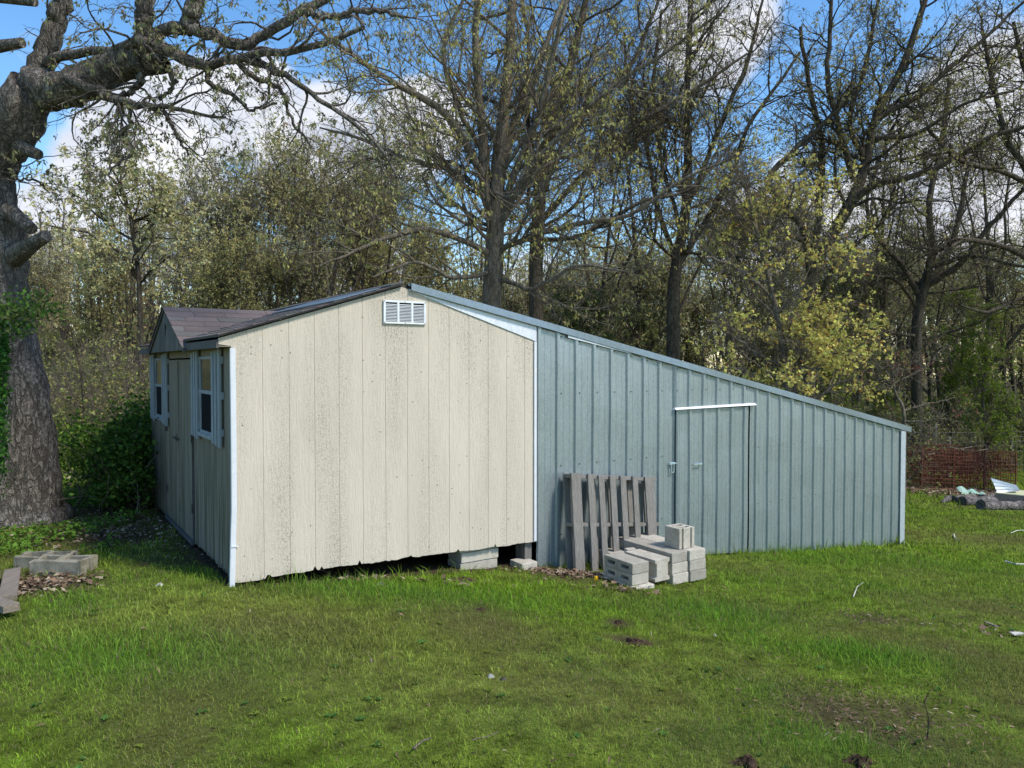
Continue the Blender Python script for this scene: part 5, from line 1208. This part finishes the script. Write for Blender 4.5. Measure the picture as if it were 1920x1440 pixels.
# ---- generic trees: a few models, copied
def model_tree(name, seed, Ht, r0, leafk, nleaf, bark, n1=26, n2=220, n3=1100, n4=3600, spread=.35, up=.12, split=True, u1=(.2, .95)):
    rng = np.random.RandomState(seed); K = 18
    P = np.zeros((1, K, 3)); d = np.array([0, 0, 1.]); 
    for j in range(1, K): d = unit(d+rng.normal(0, .05, 3)+Z*.1); P[0, j] = P[0, j-1]+d*Ht/(K-1)
    R = (r0*np.linspace(1, .12, K)**.9)[None]; T = [(P, R)]
    th = bpy.data.objects.new(name, None); link(th); th.empty_display_size = .2
    if split:
        P1, R1 = grow(rng, P, R, 4, 18, Ht*.75, .5, .10, .16, .75, .18, .5, tip=.15, taper=.3); T.append((P1, R1))
    Tk = cat([(a, b) for a, b in T])
    barkobj('trunk', [(Tk[0], Tk[1], 8)], th, bark)
    A, RA = grow(rng, Tk[0], Tk[1], n1, 12, Ht*spread, .95, .15, up, .5, u1[0], u1[1], rmin=.015, rabs=.06)
    B, RB = grow(rng, A, RA, n2, 8, Ht*spread*.5, .75, .18, up*.7, .6, .15, 1, rmin=.008, rabs=.02)
    C, RC = grow(rng, B, RB, n3, 6, Ht*spread*.28, .7, .2, up*.4, .6, .15, 1, rmin=.006, rabs=.010)
    E_, RE = grow(rng, C, RC, n4, 4, Ht*spread*.14, .7, .2, .02, .6, .15, 1, rmin=.0045, rabs=.006, tip=.6)
    barkobj('branches', [(A, RA, 6), (B, RB, 5), (C, RC, 4), (E_, RE, 3)], th, bark)
    if nleaf: leafobj('leaves', [leaves(rng, E_, nleaf, **leafk)], th)
    return th
used = set()
def place(th, px, Y, top, label, group, Ht, rot=None, zoff=0):
    if th.name in used:
        r = th.copy(); link(r)
        for c in th.children: q = c.copy(); link(q); q.parent = r
    else: r = th; used.add(th.name)
    p = at(px, 800, Y); g = float(G(p[0], p[1])); r.location = (p[0], p[1], g-.1)
    s = (at(px, top, Y)[2]-g)/Ht; r.scale = (s*1.0, s*1.0, s); r.rotation_euler = (0, 0, rot if rot is not None else (px*7.3+Y) % 6.28)
    tag(r, label, 'tree', group); return r
def background():
    y1 = dict(l=.11, w=.03, col=(.52, .47, .2), droop=.15, scat=.07, alt=(.36, .36, .11), altp=.3)
    A = model_tree('leafy_tree', 31, 10, .12, y1, 11000, 'dark_bark', up=.14)
    B = model_tree('leafy_tree', 32, 10, .11, dict(y1, col=(.55, .51, .30)), 8500, 'pale_bark', up=.2, spread=.32)
    C = model_tree('bare_oak', 33, 12, .13, dict(l=.09, w=.024, col=(.38, .33, .14), droop=.3, scat=.06), 8000, 'dark_bark', n1=24, n2=200, n3=800, n4=2600, up=.05)
    Dt = model_tree('thin_tree', 34, 10, .10, dict(l=.13, w=.04, col=(.16, .22, .03), droop=.1, scat=.08), 8000, 'pale_bark', spread=.22, split=False, u1=(.25, .98))
    E_ = model_tree('cedar_tree', 35, 5, .10, dict(l=.10, w=.03, col=(.12, .14, .05), droop=.1, scat=.07), 15000, 'dark_bark', n1=60, n2=260, n3=900, n4=2600, spread=.38, up=.0, split=False, u1=(.03, .95))
    mods = dict(A=(A, 10), B=(B, 10), C=(C, 12), D=(Dt, 10), E=(E_, 5))
    names = dict(A='olive green leafy tree', B='pale budding tree', C='nearly bare oak', D='slender tree in fresh green', E='dark low evergreen')
    rows = [('B', 400, 24, 265), ('A', 500, 26, 330), ('B', 560, 25, 245), ('A', 650, 24, 300), ('A', 730, 27, 400), ('B', 330, 28, 370), ('A', 370, 21, 460), ('B', 100, 26, 430), ('A', 170, 30, 480), ('C', 30, 24, 500),
            ('C', 600, 19, 330), ('A', 850, 24, 430), ('B', 1120, 27, 450), ('C', 1120, 21, 250), ('B', 1210, 26, 430), ('C', 1200, 24, 160), ('A', 1180, 31, 520), ('B', 1265, 33, 500), ('A', 1400, 31, 530), ('A', 1000, 31, 520), ('B', 930, 31, 480), ('A', 1310, 31, 560), ('B', 1480, 33, 520), ('B', 1340, 26, 330), ('C', 1660, 28, 260), ('B', 1600, 30, 430), ('C', 1850, 26, 200), ('B', 1800, 30, 450), ('A', 1660, 33, 490), ('A', 1560, 30, 520), ('A', 1900, 32, 460),
            ('D', 1850, 20, 590), ('D', 1805, 24, 560), ('D', 1640, 26, 610), ('E', 1790, 24, 760), ('E', 1720, 22, 780), ('E', 1840, 26, 750), ('E', 1650, 24, 770), ('E', 1900, 24, 770), ('E', 1090, 20, 580), ('E', 1040, 22, 610), ('B', 525, 22, 420), ('A', 440, 20, 480), ('E', 150, 26, 620), ('E', 90, 24, 640), ('E', 1180, 24, 610), ('C', 1740, 29, 440), ('C', 240, 30, 480), ('D', 1560, 22, 580)]
    zone = lambda px: 'left of the shed' if px < 280 else 'behind the dormer' if px < 560 else 'behind the shed ridge' if px < 800 else 'behind the tallest oaks' if px < 1080 else 'behind the upper lean-to' if px < 1330 else 'behind the maple' if px < 1620 else 'above the low lean-to end' if px < 1740 else 'at the right edge of the wood'
    seen = {}
    for (k, px, Y, top) in rows:
        t, h = mods[k]; dist = 'near' if Y < 23.5 else 'midway' if Y < 27.5 else 'deep'
        lab = '%s %s, %s' % (names[k], zone(px), dist); seen.setdefault(lab, []).append(1)
        if len(seen[lab]) > 1: lab += ', %s there' % {2: 'second', 3: 'third', 4: 'fourth'}[len(seen[lab])]
        place(t, px, Y, top, lab, 'trees along the wood edge', h)
    # far wood as one mass: stems and leafy tops
    rng = np.random.RandomState(50); n = 700; x = rng.uniform(-60, 75, n); y = rng.uniform(32, 62, n)+.04*np.abs(x); z = G(x, y); hh = rng.uniform(7.5, 11.5, n)*(y/45)**.6
    K = 8; P = np.zeros((n, K, 3)); P[:, 0] = np.stack([x, y, z], 1); d = np.tile(Z, (n, 1))
    for j in range(1, K): d = unit(d+rng.normal(0, .07, (n, 3))+Z*.15); P[:, j] = P[:, j-1]+d*(hh/(K-1))[:, None]
    R = rng.uniform(.06, .20, n)[:, None]*np.linspace(1, .2, K)[None]
    A, RA = grow(rng, P, R, 7000, 6, 3.2, .8, .18, .15, .5, .12, 1, rmin=.02, rabs=.05, tip=.3)
    B, RB = grow(rng, A, RA, 26000, 4, 1.5, .8, .2, .08, .6, .1, 1, rmin=.013, rabs=.025, tip=.5)
    v = []; q = []; b = 0
    for (a, r, S) in ((P, R, 6), (A, RA, 4), (B, RB, 3)): vv, qq = tubes(a, r, S); v.append(vv); q.append(qq+b); b += len(vv)
    o = part('far_wood', np.concatenate(v), np.concatenate(q), M['dark_bark'], None, smooth=True); tag(o, 'mass of stems and bare branches of the far wood', 'wood', kind='stuff')
    Q, C = leaves(rng, B, 120000, .26, .085, (.50, .46, .19), droop=.1, scat=.25, umin=.1, cvar=.4, alt=(.34, .27, .14), altp=.4)
    # understorey, low leafy growth
    n = 70000; xx = rng.uniform(-62, 78, n); yy = rng.uniform(27, 60, n); kk = vnoise(xx, yy, .5, 60) > -.15; xx = xx[kk]; yy = yy[kk]; n = len(xx)
    zz = G(xx, yy)+rng.gamma(2.0, .75, n); c = np.stack([xx, yy, zz], 1); d = unit(rng.normal(0, 1, (n, 3))); s = unit(np.cross(d, rng.normal(0, 1, (n, 3)))); l = rng.uniform(.1, .24, n)[:, None]
    Q2 = np.stack([c, c+d*l*.5+s*l*.35, c+d*l, c+d*l*.5-s*l*.35], 1); C2 = np.array([.26, .26, .09])*rng.uniform(.5, 1.7, (n, 1))
    o = leafobj('far_foliage', [(Q, C), (Q2, C2)], None); tag(o, 'olive young foliage and low growth of the far wood', 'foliage', kind='stuff')
background()
def brush():
    # tangled undergrowth between the old oak and the shed, and behind the pen
    rng = np.random.RandomState(70)
    def shrub(name, seed, H_, n, leafn, leafk, bark, w=.9):
        r = np.random.RandomState(seed); K = 8; P = np.zeros((n, K, 3)); P[:, 0, :2] = r.normal(0, .25*w, (n, 2)); d = unit(np.stack([r.normal(0, .5, n), r.normal(0, .5, n), np.ones(n)], 1)); st = H_*r.uniform(.5, 1.1, n)/(K-1)
        for j in range(1, K): d = unit(d+r.normal(0, .17, (n, 3))-Z*.06*j/K); P[:, j] = P[:, j-1]+d*st[:, None]
        R = r.uniform(.006, .016, n)[:, None]*np.linspace(1, .3, K)[None]
        A, RA = grow(r, P, R, n*9, 6, H_*.4, .7, .22, 0, .6, .2, 1, rmin=.005, rabs=.008); B, RB = grow(r, A, RA, n*30, 4, H_*.17, .7, .22, 0, .6, .1, 1, rmin=.004, rabs=.005)
        t = bpy.data.objects.new(name, None); link(t); barkobj('stems', [(P, R, 5), (A, RA, 4), (B, RB, 3)], t, bark)
        if leafn: leafobj('leaves', [leaves(r, B, leafn, **leafk)], t)
        return t
    b1 = shrub('bare_shrub', 1, 2.6, 26, 1200, dict(l=.06, w=.02, col=(.33, .32, .11), droop=.1, scat=.04), 'pale_bark')
    b2 = shrub('bare_shrub', 2, 2.2, 30, 1800, dict(l=.06, w=.02, col=(.27, .27, .09), droop=.1, scat=.05), 'pale_bark')
    b3 = shrub('leafy_shrub', 3, 1.6, 24, 6000, dict(l=.07, w=.028, col=(.2, .24, .05), droop=.1, scat=.06), 'dark_bark')
    rows = [(b1, 120, 14, 2.8), (b2, 175, 13, 2.4), (b1, 215, 12.5, 2.5), (b2, 255, 14, 2.6), (b1, 145, 17, 3.2), (b2, 95, 19, 3.2), (b3, 110, 12.5, 1.2), (b3, 160, 15, 1.5), (b3, 215, 17, 2.0), (b3, 120, 20, 2.2), (b1, 260, 19, 3.4), (b3, 60, 15, 1.8), (b2, 190, 22, 3.4), (b2, 300, 16, 3.0), (b1, 360, 17, 3.6), (b2, 440, 18, 3.6), (b1, 520, 18, 3.4),
            (b1, 1120, 17, 3.3), (b2, 1200, 16, 3.2), (b2, 1040, 18, 3.8), (b1, 1330, 16, 3.0), (b2, 1400, 18, 3.0), (b1, 1580, 20, 3.0), (b2, 1640, 18, 2.6), (b1, 1760, 21, 2.6), (b2, 1830, 23, 2.8), (b3, 1730, 24, 1.8), (b3, 1800, 25, 2.0), (b3, 1880, 24, 2.0), (b1, 1900, 25, 3.0), (b1, 1500, 18, 2.6), (b3, 1150, 20, 3.0), (b3, 1420, 20, 2.6), (b3, 1300, 19, 2.4), (b2, 700, 18, 4.0), (b1, 820, 18, 4.4), (b3, 40, 22, 2.5)]
    H0 = {b1.name: 2.6, b2.name: 2.2, b3.name: 1.6}; cnt = {}
    zone = lambda px: 'between old oak and shed' if px < 280 else 'behind the dormer roof' if px < 600 else 'behind the shed ridge' if px < 1000 else 'behind the upper half of the lean-to' if px < 1340 else 'behind the lower half of the lean-to' if px < 1690 else 'behind the wire pen'
    for (t, px, Y, h) in rows:
        if t.name in used:
            r = t.copy(); link(r)
            for c in t.children: q = c.copy(); link(q); q.parent = r
        else: r = t; used.add(t.name)
        p = at(px, 800, Y); r.location = (p[0], p[1], float(G(p[0], p[1]))-.05); s = h/H0[t.name]*.8; r.scale = (s, s, s); r.rotation_euler = (0, 0, px*1.7)
        lab = {b1.name: 'tall tangled bare shrub', b2.name: 'twiggy half bare shrub', b3.name: 'low leafy green shrub'}[t.name]+' '+zone(px); cnt[lab] = cnt.get(lab, 0)+1
        if cnt[lab] > 1: lab += ', %s there' % ['', 'first', 'second', 'third', 'fourth', 'fifth', 'sixth', 'seventh', 'eighth'][cnt[lab]]
        tag(r, lab, 'shrub', 'shrubs along the wood edge')
    # dark honeysuckle bush against the far end of the shed
    base = gp(235, 955); base[2] = float(G(base[0], base[1])); th = thing('honeysuckle_bush', 'dense dark green bush growing against the far end of the shed side', 'bush', base)
    r = np.random.RandomState(5); pts = []
    for (px, py, Y, sx, sy, sd, n) in [(225, 850, 9.2, 34, 34, .45, 6500), (265, 830, 9.5, 28, 36, .4, 6500), (180, 860, 9.0, 28, 26, .45, 3800), (240, 905, 8.8, 30, 22, .35, 3000), (205, 920, 8.5, 18, 14, .25, 1600), (296, 790, 9.6, 11, 22, .2, 1500), (150, 820, 9.4, 22, 16, .4, 1400), (275, 885, 9.2, 20, 34, .3, 3500), (310, 790, 8.55, 6, 12, .1, 500)]:
        q = np.stack([r.normal(px, sx, n), r.normal(py, sy, n), r.normal(Y, sd, n)], 1); pts.append(q)
    q = np.concatenate(pts); c = np.stack([at(*k) for k in q]); t, nn = TN(c[:, 0], c[:, 1]); k = ~((t > -.03) & (nn > -4.15)) & (c[:, 2] > G(c[:, 0], c[:, 1])+.04); k &= vnoise(c[:, 0]+c[:, 2]*.7, c[:, 2]-c[:, 1]*.5, 7, 9) > -.16; c = c[k]; n = len(c)
    d = unit(r.normal(0, 1, (n, 3))+Z*.6); a = unit(np.cross(d, r.normal(0, 1, (n, 3)))); b = np.cross(d, a); l = .026*r.uniform(.6, 1.4, (n, 1)); Q = np.stack([c-a*l, c-b*l*.6, c+a*l, c+b*l*.6], 1)
    C = np.array([.06, .12, .02])*r.uniform(.5, 1.5, (n, 1)); m = r.rand(n) < .12; C[m] = np.array([.17, .24, .04])*r.uniform(.8, 1.2, (m.sum(), 1))
    leafobj('leaves', [(Q, C)], th)
    K = 8; n = 60; P = np.zeros((n, K, 3)); P[:, 0] = base+np.stack([r.normal(-.1, .3, n), r.normal(.3, .3, n), np.zeros(n)], 1); d = unit(np.stack([r.normal(-.1, .45, n), r.normal(0, .45, n), np.ones(n)], 1))
    for j in range(1, K): d = unit(d+r.normal(0, .2, (n, 3))-Z*.08); P[:, j] = P[:, j-1]+d*.17
    barkobj('stems', [(P, np.tile(np.linspace(.008, .003, K), (n, 1)), 4)], th, 'pale_bark')
    # thin leaning sapling in front of the brush
    m = MB(); p = gp(160, 900); tube(m, [p, at(158, 800, 9.6), at(152, 700, 9.5), at(138, 640, 9.4), at(128, 600, 9.3)], [.012, .011, .010, .008, .005], 6); o = m.build('sapling', M['dark_bark'], None, base=p); tag(o, 'thin dark leaning sapling between the oak trunk and the bush', 'sapling')
    # ground cover under the oak
    r = np.random.RandomState(15); n = 9000; x = np.concatenate([r.uniform(-7, -3.6, n), r.uniform(-9, -4, n)]); y = np.concatenate([r.uniform(6.3, 9.0, n), r.uniform(8.5, 14, n)]); k = (vnoise(x, y, 3.5, 80) > .0) & ~((x > -3.95) & (y > 6.9)); x = x[k]; y = y[k]; n = len(x)
    t, nn = TN(x, y); c = np.stack([x, y, G(x, y)+r.uniform(.01, .10, n)], 1); d = unit(r.normal(0, .5, (n, 3))+Z); a = unit(np.cross(d, r.normal(0, 1, (n, 3)))); b = np.cross(d, a); l = .018*r.uniform(.6, 1.5, (n, 1)); Q = np.stack([c-a*l, c-b*l*.8, c+a*l, c+b*l*.8], 1)
    o = leafobj('ground_cover', [(Q, np.array([.11, .21, .03])*r.uniform(.5, 1.4, (n, 1)))], None); tag(o, 'bright low leafy ground cover under the old oak', 'ground cover', kind='stuff')
brush()
